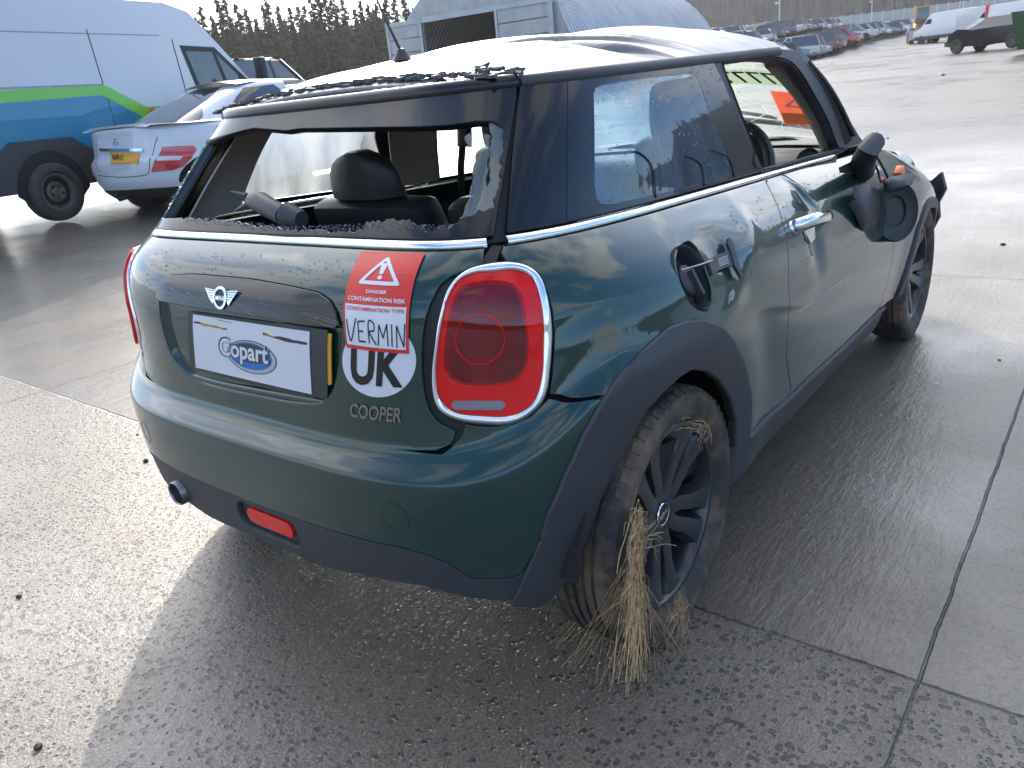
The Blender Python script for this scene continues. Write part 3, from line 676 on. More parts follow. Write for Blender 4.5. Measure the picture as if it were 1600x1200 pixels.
for s in (1, -1):
    fl = (lambda lp: lp) if s > 0 else flipu
    lampo = ringloft('tail_lamp_surround', LOW, fl(ring_o), fl(ring_i), [(a_, h_*(1 if s > 0 else .35)) for a_, h_ in ((-.03, -.012), (0, .002), (.15, .008), (.4, .0125), (.7, .013), (.9, .010), (1, .006), (1.02, -.004))], MATS['chrome'], CAR, n=110)
    panel('lamp_gasket', LOW, fl(gask), [], MATS['gasket'], lampo, off=-.007, gap=0, thick=.01)
    tl = panel('tail_lamp', LOW, fl(ring_i), [fl(lens_m)], MATS['red_lens_bright'], CAR, off=.006 if s > 0 else .013, thick=.012, gap=.0003)
    bowl_ = ringloft('lamp_bowl', LOW, fl(lens_m), fl(scl(cc_l, 1.0)), [(0, .004), (.06, -.010), (.30, -.018), (.32, -.021), (.60, -.027), (.62, -.030), (.92, -.034), (1, -.034)], MATS['lamp_reflector'], tl, n=90)
    panel('lamp_lens', LOW, fl(lens_m), [], MATS['red_cover'], tl, off=.0065, thick=.002, gap=0)
    ringloft('lens_rim', LOW, fl(scl(lens_m, 1.04)), fl(scl(lens_m, .985)), [(0, .004), (.3, .0085), (.7, .0085), (1, .004)], MATS['red_lens_bright'], tl, n=80)
    c1 = cc*[s, 1]
    on_surf('lens_centre', LOW, poly_shape(fl(scl(cc_l, .94))[::s], step=.012), (0, 0), 0, 1, -.030, MATS['lens_dark_core'], tl, .003)
    ringloft('lens_circle', LOW, fl(scl(cc_l, 1.04)), fl(scl(cc_l, .93)), [(0, -.033), (.4, -.022), (.7, -.022), (1, -.031)], MATS['red_lens_bright'], tl, n=64)
    ringloft('lens_circle', LOW, fl(scl(cc_l, 1.03)), fl(scl(cc_l, .96)), [(0, .004), (.4, .0078), (.7, .0078), (1, .004)], MATS['red_lens_bright'], tl, n=64)
    rv = LP([(712, 624), (750, 624), (784, 624), (789, 628), (789, 633), (784, 638), (750, 638), (713, 637), (708, 633), (708, 628)]); rl = np.array([LOW.pix(707, 632), LOW.pix(789, 634)]); mid = rl.mean(0)*[s, 1]; wl = np.linalg.norm(rl[1]-rl[0])
    on_surf('reversing_light', LOW, poly_shape(fl(rv)[::s], step=.02), (0, 0), 0, 1, .0095, MATS['lens_grey'], tl, .004)
# ---- quarter panels, doors, wings
fc = np.array(LOW.pix(1087, 432)); FR = .088
filler = spline(LP([(1074, 377), (1062, 386), (1057, 404), (1060, 427), (1067, 448), (1079, 468), (1092, 481), (1103, 486), (1112, 479), (1114, 460), (1110, 436), (1102, 412), (1092, 392), (1083, 381)]), True, 4)
_f3 = LOW.P(np.array(filler)[:, 0], np.array(filler)[:, 1]); _c3 = _f3.mean(0); FR = float(np.linalg.norm(_f3-_c3, axis=1).mean()); fc = np.array(filler).mean(0)
q_lamp = LP([(787, 381), (782, 395), (790, 406), (800, 409), (824, 415), (845, 431), (856, 455), (863, 487), (866, 519), (865, 553), (862, 588), (858, 617)])
door_rear = LP([(1197, 285), (1207, 305), (1222, 345), (1229, 375), (1232, 420), (1233, 480), (1230, 530), (1229, 560), (1233, 590), (1236, 606), (1230, 620), (1213, 638)])
cladO = LP([(948, 619), (984, 573)]+cl_out[1:])
uD = LOW.pix(1193, 275)[0]
quarter = [(q_lamp[0][0], vBELT)]+q_lamp+LP([(948, 619)])+cladO[1:]+door_rear[::-1][0:]+[(uD, vBELT)]
qr = panel('quarter_panel', LOW, quarter, [filler], G, CAR)
ql = panel('quarter_panel', LOW, flipu(quarter), [], G, CAR)
d_front = LP([(1395, 383), (1387, 433), (1382, 470)]); sillt = LP([(1213, 638), (1260, 595), (1320, 540), (1380, 478)])
uF = d_front[0][0]
dfr = [(uF-.02, vBELT), (uF-.01, LOW.vz(.8)), (uF, LOW.vz(.62))]
doorp = [(uD, vBELT)]+door_rear+sillt[1:3]+[(uF+.01, sillt[-1][1]), (uF+.02, LOW.vz(.45))]+dfr[::-1]
dr = panel('door', LOW, doorp, [], G, CAR); dl = panel('door', LOW, flipu(doorp), [], G, CAR)
dr['label'] = 'dented driver side door with scratched lower half'
# front wing with arch
uW = side_u(2.495)
arch = [(uW+.365*math.cos(R(a)), LOW.vz(.31)+.365*math.sin(R(a))) for a in range(0, 181, 10)]
def w_arch(r, a0, a1, st=10, yc=2.495): return [(side_u(yc)+r*math.cos(R(a)), LOW.vz(.31)+r*math.sin(R(a))) for a in range(a0, a1, st)]
wing_p = dfr+[(uF+.02, LOW.vz(.45)), (uF+.012, sillt[-1][1])]+w_arch(.41, 180, -1, -10)+[(uW+.40, LOW.vz(.55)), (uW+.62, LOW.vz(.60)), (uW+.66, vBELT)]
wr = panel('front_wing', LOW, wing_p, [], G, CAR); wl_ = panel('front_wing', LOW, flipu(wing_p), [], G, CAR)
for s in (1, -1):
    fl = (lambda lp: lp) if s > 0 else flipu
    fa = w_arch(.412, 180, -1, -10)+w_arch(.345, 0, 181, 10)
    panel('arch_cladding', LOW, fl(fa), [], BP, CAR, off=.010, thick=.05, rnd=.004, gap=0)
    cin = LP([(1128, 758), (1139, 731), (1146, 695), (1146, 654), (1137, 618), (1121, 591), (1101, 576), (1078, 573), (1056, 587), (1029, 612), (1006, 636), (980, 681), (952, 735), (930, 785), (921, 812), (914, 832)])
    co = LP(cl_rear[:-1])+[LOW.pix(948, 619)]+cladO[1:]
    panel('arch_cladding', LOW, fl(co+cin), [], BP, CAR, off=.010, thick=.022, rnd=.006, gap=0)
    # bumper corner piece and sill
    cor = LP([(847, 842), (914, 834), (898, 875), (880, 906), (862, 929)])
    panel('bumper_corner', LOW, fl(cor+LP([(840, 943), (803, 943), (822, 899), (835, 871)])), [], BP, CAR, off=.008, thick=.022, rnd=.005, gap=0)
    st = LP([(1128, 756), (1139, 731), (1166, 685), (1213, 640), (1260, 596), (1320, 541), (1381, 480)])
    sill = st+[(uF+.045, st[-1][1]), (uF+.05, LOW.vz(.22)), (uF+.02, LOW.vz(.185)), (st[0][0]+.02, LOW.vz(.185))]
    panel('sill_cover', LOW, fl(sill), [], BP, CAR, off=.012, thick=.05, rnd=.008, gap=.001)
# ---- chrome belt
uT = tg_edge[0][0]; vCh = LOW.vz(1.0)-.003
ribbon('belt_trim', LOW, [(x, vCh) for x in np.linspace(-uT, uT, 60)], .024, .007, MATS['chrome'], CAR)
ue = side_u(1.72)
for s in (1, -1):
    ribbon('belt_trim', LOW, [(s*x, vCh) for x in np.linspace(q_lamp[0][0]+.004, uD-.003, 50)], .024, .007, MATS['chrome'], CAR)
    ribbon('belt_trim', LOW, [(s*x, vCh) for x in np.linspace(uD+.003, ue, 50)], .024, .007, MATS['chrome'], CAR)
# ---- fuel filler
bowl = MB(); o_ = LOW.at(*fc); n_ = LOW.N(*fc); 
MF = Matrix.Translation(Vector(o_)) @ Vector(n_).to_track_quat('Z', 'Y').to_matrix().to_4x4()
bowl.lathe([(FR*1.02, -.012), (FR*1.0, -.004), (FR*.97, -.006), (FR*.93, -.014), (FR*.92, -.05), (FR*.8, -.06), (0.001, -.06)], 40, MF)
fb = bowl.build('fuel_filler_bowl', BP, qr)
cap = MB(); cap.lathe([(.001, -.012), (.028, -.014), (.036, -.02), (.036, -.06)], 24, MF); cap.box((0, 0, 0), (.012, .06, .02))
for i in range(len(cap.v)-8, len(cap.v)): cap.v[i] = tuple(MF @ (Vector(cap.v[i])+Vector((0, -.012, -.012))))
cap.build('fuel_cap', BP, fb, bevel=.001)
# hinge arm of the missing flap
ha = [LOW.pix(*p) for p in ((1098, 412), (1134, 396), (1138, 419), (1106, 434))]
on_surf('flap_hinge', LOW, poly_shape(ha, step=.02), (0, 0), 0, 1, .014, BP, fb, .006)
hb = [LOW.pix(*p) for p in ((1131, 377), (1136, 382), (1146, 418), (1151, 435), (1148, 436), (1139, 420), (1134, 398), (1129, 386))]
on_surf('flap_hinge', LOW, poly_shape(hb, step=.02), (0, 0), 0, 1, .017, BP, fb, .008)
hl = Quad(LOW, (1113, 408), (1129, 402), (1132, 416), (1117, 422)); hl.put('hinge_label', merge_shapes(*[stroke([(.0, y), (1, y)], .07) for y in (.1, .3, .5, .7, .9)]), .0146, MATS['logo_silver'], fb, .0004)
MB().tube([LOW.at(*LOW.pix(1062, 424), .004), LOW.at(*LOW.pix(1085, 420), .02), LOW.at(*LOW.pix(1100, 414), .022)], .002, 6).build('tether_cord', MATS['dull_metal'], fb)
# ---- door handle
h0 = np.array(LOW.pix(1238, 356)); h1 = np.array(LOW.pix(1279, 345))
p0, p1 = LOW.at(*h0, .012), LOW.at(*h1, .012); nn = LOW.N(*h0)
pts = [p0-nn*.02, p0+nn*.012, p0*.75+p1*.25+nn*.030, p0*.4+p1*.6+nn*.032, p1+nn*.020, p1+(p1-p0)*.08-nn*.012]
hm = MB(); hm.tube(spline(pts, False, 5), [.012]*3+[.0125]*19+[.011]*4, 12, flat=1.35); hn = hm.build('door_handle', MATS['chrome'], dr)
cup = MB(); MC = Matrix.Translation(Vector(LOW.at(*h0, .001))) @ Vector(nn).to_track_quat('Z', 'Y').to_matrix().to_4x4(); cup.lathe([(.001, .012), (.014, .011), (.019, .004), (.020, 0)], 20, MC)
cup.build('handle_boss', MATS['chrome'], hn)
pl = [LOW.pix(*p) for p in ((1254, 362), (1270, 355), (1271, 372), (1264, 381), (1258, 374))]; on_surf('handle_backplate', LOW, poly_shape(pl), (0, 0), 0, 1, .006, MATS['chrome'], hn, .004)
sc = Quad(LOW, (1247, 390), (1320, 390), (1320, 490), (1247, 490)); sc.put('scratch', stroke([(.0, .03), (.9, .56)], .018), .0006, MATS['logo_silver'], dr, .0003)
# ---- dark inner shell
shell_o = [(-3.0, LOW.vz(.30)), (3.0, LOW.vz(.30)), (3.0, LOW.vz(.93)), (-3.0, LOW.vz(.93))]
wells = [w_arch(.40, 8, 173, 11, yc) for yc in (0., 2.495)]; wells = wells+[flipu(w_) for w_ in wells]
panel('inner_shell', LOW, shell_o, wells+[scl(filler, 1.03)], MATS['shell_dark'], CAR, off=-.042, thick=.004, step=.05, estep=.02)
fl_ = MB(); fl_.box((0, 1.35, .22), (1.1, 3.2, .04)); fl_.box((0, 1.3, .40), (.95, 3.3, .3))
for s in (1, -1):
    for yc in (0, 2.495):
        G_ = [[(s*x, yc+.37*math.cos(R(a)), .31+.37*math.sin(R(a))) for x in (.46, .60, .79)] for a in range(5, 176, 10)]; fl_.grid(G_)
fl_.build('underbody', MATS['shell_dark'], CAR, smooth=False)
# ---- exhaust
ex = LOW.at(*exc); ex = Vector((float(ex[0]), -.535, float(ex[2])))
MX = Matrix.Translation(ex) @ Matrix.Rotation(R(90), 4, 'X')
MB().lathe([(.034, -.12), (.034, .03), (.032, .034), (.029, .03), (.029, -.10), (.001, -.10)], 28, MX).build('exhaust_tip', MATS['dull_metal'], CAR)
# ================================================================== greenhouse, roof, glass
UP = UPP.px
vt = UPP.VM
# tailgate upper frame with the broken window
fr_r = UP([(806, 140), (800, 185), (790, 250), (779, 315), (770, 366)])
frame_h = [(0, vt-.004), (fr_r[0][0]*.6, vt-.004), (fr_r[0][0], vt-.004)]+fr_r+[(fr_r[-1][0], .010), (0, .010)]
rr = random.Random(11)
def jag(pts, amp, step=.012, seed=3):
    r_ = random.Random(seed); p = rs_loop(pts, step, closed=False); t = np.gradient(p, axis=0); n = np.stack([-t[:, 1], t[:, 0]], 1); n /= np.linalg.norm(n, axis=1, keepdims=True)+1e-9
    return [tuple(q+n[i]*r_.uniform(-amp, amp)) for i, q in enumerate(p)]
open_r = UP([(700, 196), (745, 190), (770, 190), (787, 200)])+jag(UP([(788, 215), (786, 245), (782, 280), (771, 325), (748, 333), (722, 345), (700, 358)]), .006, .010)+jag(UP([(692, 352), (672, 362), (655, 352), (640, 347), (605, 346), (575, 350), (570, 362), (530, 363), (480, 362), (430, 358), (395, 354), (360, 347), (330, 346), (300, 343), (284, 344)]), .005, .010, 5)
ul = -fr_r[0][0]
open_l = [(-fr_r[-1][0]+.012, .03), (-fr_r[3][0]+.010, fr_r[3][1]), (-fr_r[2][0]+.010, fr_r[2][1]), (-fr_r[1][0]+.012, fr_r[1][1])]
open_t = UP([(384, 203), (400, 200), (450, 204), (470, 201), (590, 199), (660, 198)])
opening = open_r+open_l+open_t
twf = panel('tailgate_window_frame', UPP, sym(frame_h), [opening], BG, CAR, off=.004, thick=.018, gap=0, step=.03)
twf['label'] = 'black window surround edged with shattered glass'
# crumbs of glass along the broken edge
cb = MB(); r_ = random.Random(8)
def crumb(mb, p, s):
    q = [Vector(p)+Vector((r_.uniform(-s, s), r_.uniform(-s, s), r_.uniform(-s, s))) for _ in range(4)]; mb.add(q, [(0, 1, 2), (0, 2, 3), (0, 3, 1), (1, 3, 2)])
lowline = UP([(700, 362), (672, 366), (640, 360), (575, 362), (480, 366), (400, 360), (330, 352), (290, 350)])
lp_ = rs_loop(lowline, .004, closed=False)
for q in lp_:
    for k in range(3): crumb(cb, UPP.at(q[0]+r_.uniform(-.004, .004), max(.004, q[1]+r_.uniform(.0, .018)), .002+r_.uniform(0, .004)), .0022)
cb.build('glass_crumbs', MATS['glass_crumbs'], twf, smooth=False, fix=False)
ce = MB(); ledge = rs_loop([(-fr_r[-1][0]+.004, .004), (-fr_r[3][0], fr_r[3][1]), (-fr_r[2][0], fr_r[2][1]), (-fr_r[1][0], fr_r[1][1]), (-fr_r[0][0], fr_r[0][1])], .004, closed=False)
for q in ledge:
    for k in range(6): crumb(ce, UPP.at(q[0]+r_.uniform(-.006, .008), q[1], .002+r_.uniform(0, .007)), .0035)
ce.build('glass_crumbs', MATS['glass_green'], twf, smooth=False, fix=False)
# shard panels still hanging at the right edge
sh = jag(UP([(764, 188), (790, 200), (789, 240), (784, 275), (776, 320), (750, 336), (742, 332)]), .003, .012, 9)+jag(UP([(752, 310), (764, 280), (768, 250), (766, 225), (770, 205)]), .006, .012, 12)
panel('glass_shard', UPP, sh, [], MATS['glass_shard'], twf, off=-.001, thick=.003, gap=0)
sh2 = jag(UP([(730, 345), (755, 330), (766, 333), (768, 366), (690, 366), (705, 352)]), .003, .012, 4)
panel('glass_shard', UPP, sh2, [], MATS['glass_shard'], twf, off=.0, thick=.003, gap=0)
sh3 = jag(UP([(722, 206), (742, 200), (764, 206), (760, 260), (755, 305), (742, 335), (724, 350), (716, 345), (730, 310), (738, 270), (735, 235)]), .004, .012, 14)
panel('glass_shard', UPP, sh3, [], MATS['glass_shard'], twf, off=-.012, thick=.003, gap=0)
# gap between tailgate and body: dark return
for s in (1, -1):
    ga = UP([(812, 128), (800, 237), (791, 356), (787, 366)]); gb = fr_r
    lp = [(s*u, v) for u, v in [(fr_r[0][0]-.01, vt)]+[(u-.01, v) for u, v in gb]+[(gb[-1][0]-.01, .002), (ga[-1][0]+.02, .002)]+[(u+.01, v) for u, v in ga[::-1]]+[(ga[0][0]+.01, vt)]]
    panel('hatch_seal', UPP, lp, [], MATS['gasket'], CAR, off=-.012, gap=0, thick=.01)
    fl = (lambda lp: lp) if s > 0 else flipu
    dp = UP([(814, 129), (801, 237), (792, 355)]); gr = UP([(885, 125), (884, 230), (883, 344)])
    pil = [(dp[0][0], vt-.002)]+dp+[(dp[-1][0], .012), (gr[-1][0], .012)]+gr[::-1]+[(gr[0][0], vt-.002)]
    panel('rear_pillar', UPP, fl(pil), [], BG, CAR, off=.004, gap=.001)
    gt = UP([(1110, 92), (1125, 122), (1147, 176), (1166, 222), (1184, 262)])
    go = [(gr[0][0]+.002, vt-.002)]+[(u+.002, v) for u, v in gr]+[(gr[-1][0]+.002, .012), (gt[-1][0]+.004, .012)]+gt[::-1]+[(gt[0][0], vt-.002)]
    clear = UP([(926, 146), (930, 137), (943, 132), (1010, 122), (1072, 115), (1083, 117), (1089, 126), (1107, 180), (1125, 222), (1140, 259), (1141, 270), (1134, 279), (1040, 300), (955, 319), (938, 319), (930, 310), (927, 290)])
    qw = panel('quarter_window', UPP, fl(go), [fl(clear)], BG, CAR, off=.004, gap=.001, thick=.006)
    panel('window_pane', UPP, fl(clear), [], MATS['glass_quarter' if s > 0 else 'glass_dirty'], qw, off=.0035, gap=-.0005, thick=.004)
    # door window frame and A pillar
    of = [(1113, 92), (1125, 120), (1147, 174), (1166, 220), (1186, 262)]
    ofu = UP(of)
    ap = UP([(1262, 97), (1282, 118), (1308, 160), (1342, 214)])
    fo = [(ofu[0][0]+.002, vt-.002)]+ofu+[(ofu[-1][0]+.004, .010), (ap[-1][0]+.06, .010)]+ap[::-1]+[(ap[0][0]-.02, vt-.004), (ap[0][0]-.06, vt-.002)]
    op = UP([(1126, 95), (1142, 91), (1180, 88), (1217, 91), (1237, 100), (1252, 118), (1267, 143), (1292, 189), (1308, 231)])+[(UP([(1308, 231)])[0][0]+.01, .016), (UP([(1190, 264)])[0][0], .016)]+UP([(1176, 232), (1158, 185), (1137, 130)])
    dw = panel('door_window_frame', UPP, fl(fo), [fl(op)], BP if s > 0 else BG, CAR, off=.003, gap=.001, thick=.03, rnd=.004)
    ringloft('window_seal', UPP, fl(op), fl(scl(op, .985)), [(0, .002), (.3, .007), (.8, .004), (1, -.02)], MATS['gasket'], dw, n=120)
# ---- roof
def roof_w(y):
    """half width and edge height of the roof opening at y (upper row of the side surface)"""
    L = YC+.143; a = np.clip(np.abs((YC-y)/L), 0, .99999)
    wr = .585*(1-a**7.5)**(1/5.5); a2 = np.clip((y-YC)/2.33, 0, .99); wf = .585*(1-a2**6)**(1/6)
    return np.where(y < YC, wr, wf)
def roof_z(y): return 1.275+.022*(y+.3)-.05*sstep(1.25, 1.85, y)
YB, YF = -.130, 1.47
def roof_pt(y, t, lift=0.):
    wd = roof_w(y); ez = roof_z(y); H = .020+.105*(1-np.exp(-(y+.143)/.34)); H = H*(1-.12*sstep(1.0, 1.5, y))
    H = H*np.ones_like(t)
    x = t*wd; z = ez+H*(1-np.abs(t)**2.6)+lift*(1-t*t)
    # crumple over the rear right pillar and creases on the skin
    for cx, cy, sx, sy, ro, am in ((.40, .42, .16, .05, .5, -.020), (.46, .50, .10, .03, .5, .012), (.36, .30, .14, .04, .4, .010), (.47, .12, .10, .05, 0, -.012), (.30, .55, .12, .02, .6, .006), (.33, .62, .12, .018, .6, -.006), (.38, .70, .12, .015, .6, .005), (.05, .02, .5, .03, 0, .010), (.36, .36, .16, .014, .7, .012), (.42, .44, .15, .012, .65, -.012), (.40, .58, .13, .010, .75, .010), (.30, .46, .16, .012, .8, -.009), (.44, .66, .10, .010, .6, .008), (.22, .40, .14, .013, .9, .008), (.15, .25, .20, .02, .3, -.008), (-.1, .5, .3, .04, .2, .010), (-.2, .9, .3, .05, -.2, -.010), (.2, 1.0, .25, .03, .4, .008)):
        c, d = math.cos(ro), math.sin(ro); a = ((x-cx)*c+(y-cy)*d)/sx; b = (-(x-cx)*d+(y-cy)*c)/sy; z = z+am*np.exp(-a*a-b*b)
    return x, y, z
rg = []
for y in np.concatenate([np.linspace(YB, .1, 22), np.linspace(.11, YF, 150)]):
    t = np.linspace(-1, 1, 161); x, yy, z = roof_pt(y-0*t, t); rg.append([(float(a), float(y-.10*(1-abs(tt))**0*0+(.07*(1-tt*tt) if y > 1.0 else 0)*float(sstep(1.0, YF, y))), float(c)) for a, c, tt in zip(x, z, t)])
rm = MB(); rm.grid(rg); roof = rm.build('roof', MATS['roof_silver'], CAR, angle=80)
so_ = roof.modifiers.new('s', 'SOLIDIFY'); so_.thickness = .012; so_.offset = -1
# gutter / roof rail: black band all along the edge
for s in (1, -1):
    uR = np.linspace(UP([(812, 130)])[0][0], side_u(1.40), 70); ribbon('roof_gutter', UPP, [(s*u, vt-.004) for u in uR], .030, .012, BP, CAR)
# torn headlining edge and roof trim over the tailgate
uH = UP([(808, 135)])[0][0]
ribbon('roof_rear_trim', UPP, [(u, vt-.002) for u in np.linspace(-uH, uH, 60)], .036, .014, BG, CAR)
tr = MB(); r_ = random.Random(21)
for k in range(120):
    x = -.52+1.0*k/120+r_.uniform(-.01, .01); y = -.10+r_.uniform(-.008, .022); xx, yy, z = roof_pt(np.float64(y), np.float64(min(.98, max(-.98, x/.56))))
    w_ = r_.uniform(.006, .018); a = r_.uniform(-.4, .4); tr.box((x, y, float(z)+.001+r_.uniform(0, .003)), (w_*2, w_, .006), Matrix.Rotation(a, 3, 'Z') @ Matrix.Rotation(r_.uniform(-.25, .25), 3, 'X') @ Matrix.Rotation(r_.uniform(-.1, .1), 3, 'Y'))
tr.build('torn_foam_edge', MATS['torn_foam'], roof, smooth=False, fix=False, bevel=0)
rt = MB(); 
for k in range(12):   # torn bonding strip above the right pillar
    x = r_.uniform(.40, .55); y = -.08+r_.uniform(0, .05); xx, yy, z = roof_pt(np.float64(y), np.float64(min(.98, x/.57))); p = Vector((x, y, float(z)+.006))
    rt.tube([p, p+Vector((r_.uniform(-.06, .02), r_.uniform(-.01, .02), r_.uniform(.0, .008))), p+Vector((r_.uniform(-.08, .02), r_.uniform(-.01, .03), r_.uniform(-.005, .008)))], [.005, .003, .001], 5)
rt.build('torn_sealant', MATS['torn_foam'], roof, smooth=False, fix=False)
# hanging flap at the left end of the trim
fp = MB(); a = Vector((-.50, -.075, 1.27)); fp.add([a, a+Vector((-.075, .00, -.055)), a+Vector((-.09, .0, -.085)), a+Vector((-.05, 0, -.062)), a+Vector((.0, 0, -.05)), a+Vector((.03, 0, -.02))], [(0, 1, 2, 3, 4, 5)])
f_ = fp.build('torn_trim_flap', BP, CAR, smooth=False); q_ = f_.modifiers.new('s', 'SOLIDIFY'); q_.thickness = .008
# third brake light and aerial
bl = MB(); P_ = [UPP.at(*UP([p])[0], -.012) for p in ((474, 192), (530, 190), (588, 188))]; bl.tube(P_, .011, 8); bl.build('high_brake_light', MATS['lens_grey'], CAR)
ab = Vector((-.02, .22, 0)); z0 = float(roof_pt(np.float64(.14), np.float64(0))[2]); base = Vector((0, .14, z0))
am_ = MB(); am_.lathe([(.001, .03), (.010, .028), (.022, .008), (.028, 0)], 20, Matrix.Translation(base)); ae = am_.build('aerial_base', BP, CAR)
MB().tube([base+Vector((0, 0, .02)), base+Vector((-.012, -.03, .10)), base+Vector((-.06, -.10, .38))], [.004, .003, .0012], 8).build('aerial_mast', BP, ae)
# ---- windscreen, scuttle, bonnet
def ws_pt(s, t):        # s -1..1 across, t 0 header .. 1 scuttle
    xt, xb = .565*s, .665*s; yt = 1.50-.06*s*s; yb = 1.95-.20*s*s
    zt = float(roof_z(1.47))+.105*(1-abs(s)**2.6)-.01; zb = .985+.02*(1-s*s)
    x = xt+(xb-xt)*t; y = yt+(yb-yt)*t; z = zt+(zb-zt)*t; b = .025*math.sin(math.pi*t)
    return (x, y+b*.7, z+b)
wm = MB(); wm.grid([[ws_pt(s, t) for t in np.linspace(0, 1, 14)] for s in np.linspace(-1, 1, 30)]); wscr = wm.build('windscreen', MATS['glass_screen'], CAR)
for s in (-1, 1):
    pm = MB(); pts = [Vector(ws_pt(s*1.0, t)) for t in np.linspace(-.05, 1.02, 10)]; pm.tube(pts, .028, 8, flat=1.3); pm.build('windscreen_pillar', BG if s > 0 else BG, CAR)
    lf = MB(); pts = [Vector(ws_pt(s*1.05, t))+Vector((s*.0, .03, .01)) for t in np.linspace(.1, 1.0, 8)]; lf.tube(pts, .008, 6); lf.build('windscreen_trim', BP, CAR)
def bon_pt(s, y):
    wdt = float(polar(.74, -.4, 8., np.array([math.pi/2]))[0][0])
    aa = max(0, (y-YC)/2.33); e = .680*(1-min(.9999, aa)**6)**(1/6)
    ez = 1.0-.03*(y+.3)-.16*float(sstep(1.9, 3.3, y))-.05*float(sstep(2.7, 3.3, y))-.004
    x = e*s; return (x, y, ez+.075*(1-abs(s)**2.4)*(1-float(sstep(2.6, 3.3, y))*.8)+.012*math.sin(9*y+5*x)*float(sstep(2.2, 2.6, y)))
bm_ = MB(); bm_.grid([[bon_pt(s, y+(0.0 if y > 1.99 else -.20*s*s)) for y in np.linspace(1.98, 3.2, 40)] for s in np.linspace(-1, 1, 40)]); bon = bm_.build('bonnet', G, CAR, angle=80)
sct = MB(); sct.grid([[(.66*s, 1.90-.2*s*s+.12*t, .965+.015*t) for t in (0, 1)] for s in np.linspace(-1, 1, 20)]); sct.build('scuttle_panel', BP, CAR)
# wiper blade + arm
def wsl(a, b, off=.02):
    A_, B_ = ws_pt(*a), ws_pt(*b); return [Vector(ws_pt(a[0]+(b[0]-a[0])*k/8, a[1]+(b[1]-a[1])*k/8))+Vector((0, .02, off)) for k in range(9)]
wb = MB(); wb.tube(wsl((-.1, .86), (.80, .97)), .010, 6); wb.tube(wsl((.0, .80), (.55, .93), .035), .007, 6); wb.build('wiper', MATS['gasket'], CAR)
# stickers on the windscreen, read from outside
def ws_put(name, sh, mp_, mt, parent, off=.003):
    V_ = []
    for p in sh[0]:
        s, t = mp_(p[0], p[1]); e = .01; a = Vector(ws_pt(s, t)); n = (Vector(ws_pt(s+e, t))-a).cross(Vector(ws_pt(s, t+e))-a).normalized(); n = n if n.z > 0 else -n; V_.append(a+n*off)
    mb = MB(); mb.add(V_, sh[1]); return mb.build(name, mt, parent, smooth=False, fix=False)
mat('paper_green', (.42, .50, .33), .6); mat('paper_red', (.75, .10, .05), .6)
def translucify(m):
    nt = m.node_tree; b = nt.nodes['Principled BSDF']; c = b.inputs['Base Color'].default_value[:]; o = nt.nodes['Material Output']
    t = nt.nodes.new('ShaderNodeBsdfTranslucent'); t.inputs[0].default_value = c; x = nt.nodes.new('ShaderNodeMixShader'); x.inputs[0].default_value = .6; nt.links.new(b.outputs[0], x.inputs[1]); nt.links.new(t.outputs[0], x.inputs[2]); nt.links.new(x.outputs[0], o.inputs['Surface'])
translucify(MATS['paper_green']); translucify(MATS['paper_red'])
# from outside x runs right to left, so u=0 (start of the text) is at the larger x
LOTM = lambda x, y: (.86-.80*x, .52-.16*y)
lot = ws_put('lot_sticker', poly_shape([(0, 0), (1, 0), (1, 1), (0, 1)], step=.1), LOTM, MATS['paper_green'], wscr)
LF = lambda x, y: (.86-.80*x, .52-.16*y)
ws_put('lot_number', fit_text('777775x', .05, .95, .12, .88, bold=.01), LF, MATS['ink_black'], wscr, -.001)
WM = lambda x, y: (.98-.36*x, .90-.32*y)
ws_put('warning_sticker', poly_shape([(0, 0), (1, 0), (1, 1), (0, 1)], step=.1), WM, MATS['paper_red'], wscr)
ws_put('warning_triangle', poly_shape(tri(.5, .72, .34, .17, .1), [tri(.5, .71, .24, .12, .08)]), WM, MATS['sticker_white'], wscr, -.001)
ws_put('writing_panel', poly_shape([(.04, .04), (.96, .04), (.96, .36), (.04, .36)], step=.2), WM, MATS['paper_green'], wscr, -.001)
# ---- interior
BT = MATS['beige_trim']; SF, SLt = MATS['seat_fabric'], MATS['seat_leather']
def cushion(name, c, d, mt, parent, lean=0, bev=.04, taper=1.0):
    mb = MB(); mb.box((0, 0, 0), d, taper=taper); o = mb.build(name, mt, parent, bevel=bev); o.location = c; o.rotation_euler = (R(lean), 0, 0)
    m_ = o.modifiers.new('s', 'SUBSURF'); m_.levels = m_.render_levels = 1; return o
rs = empty('rear_bench', (0, .40, .5)); rs.parent = CAR
for s in (-1, 1):
    cushion('seat_back', (s*.29, .30-.40, .74-.5), (.56, .13, .56), SLt, rs, lean=18, bev=.05, taper=.92)
    hr = MB(); n = 18
    G_ = []
    for j in range(9):
        t = j/8; w_ = .155*math.sqrt(max(0.05, 1-(t)**3.4)); z = .135*t
        G_.append([(w_*math.cos(2*math.pi*i/n)*1.0, .05*math.sin(2*math.pi*i/n)*(1-.4*t), z) for i in range(n+1)])
    hr.grid(G_); hr.add([(0, 0, .137)]+[(p[0], p[1], p[2]) for p in G_[-1][:-1]], [(0, i+1, (i+1) % n+1) for i in range(n)])
    o = hr.build('headrest', SLt, rs); o.location = (s*.29, .215-.40, 1.01-.5); o.rotation_euler = (R(8), 0, 0)
cushion('seat_base', (0, .62-.40, .46-.5), (1.1, .48, .16), SF, rs)
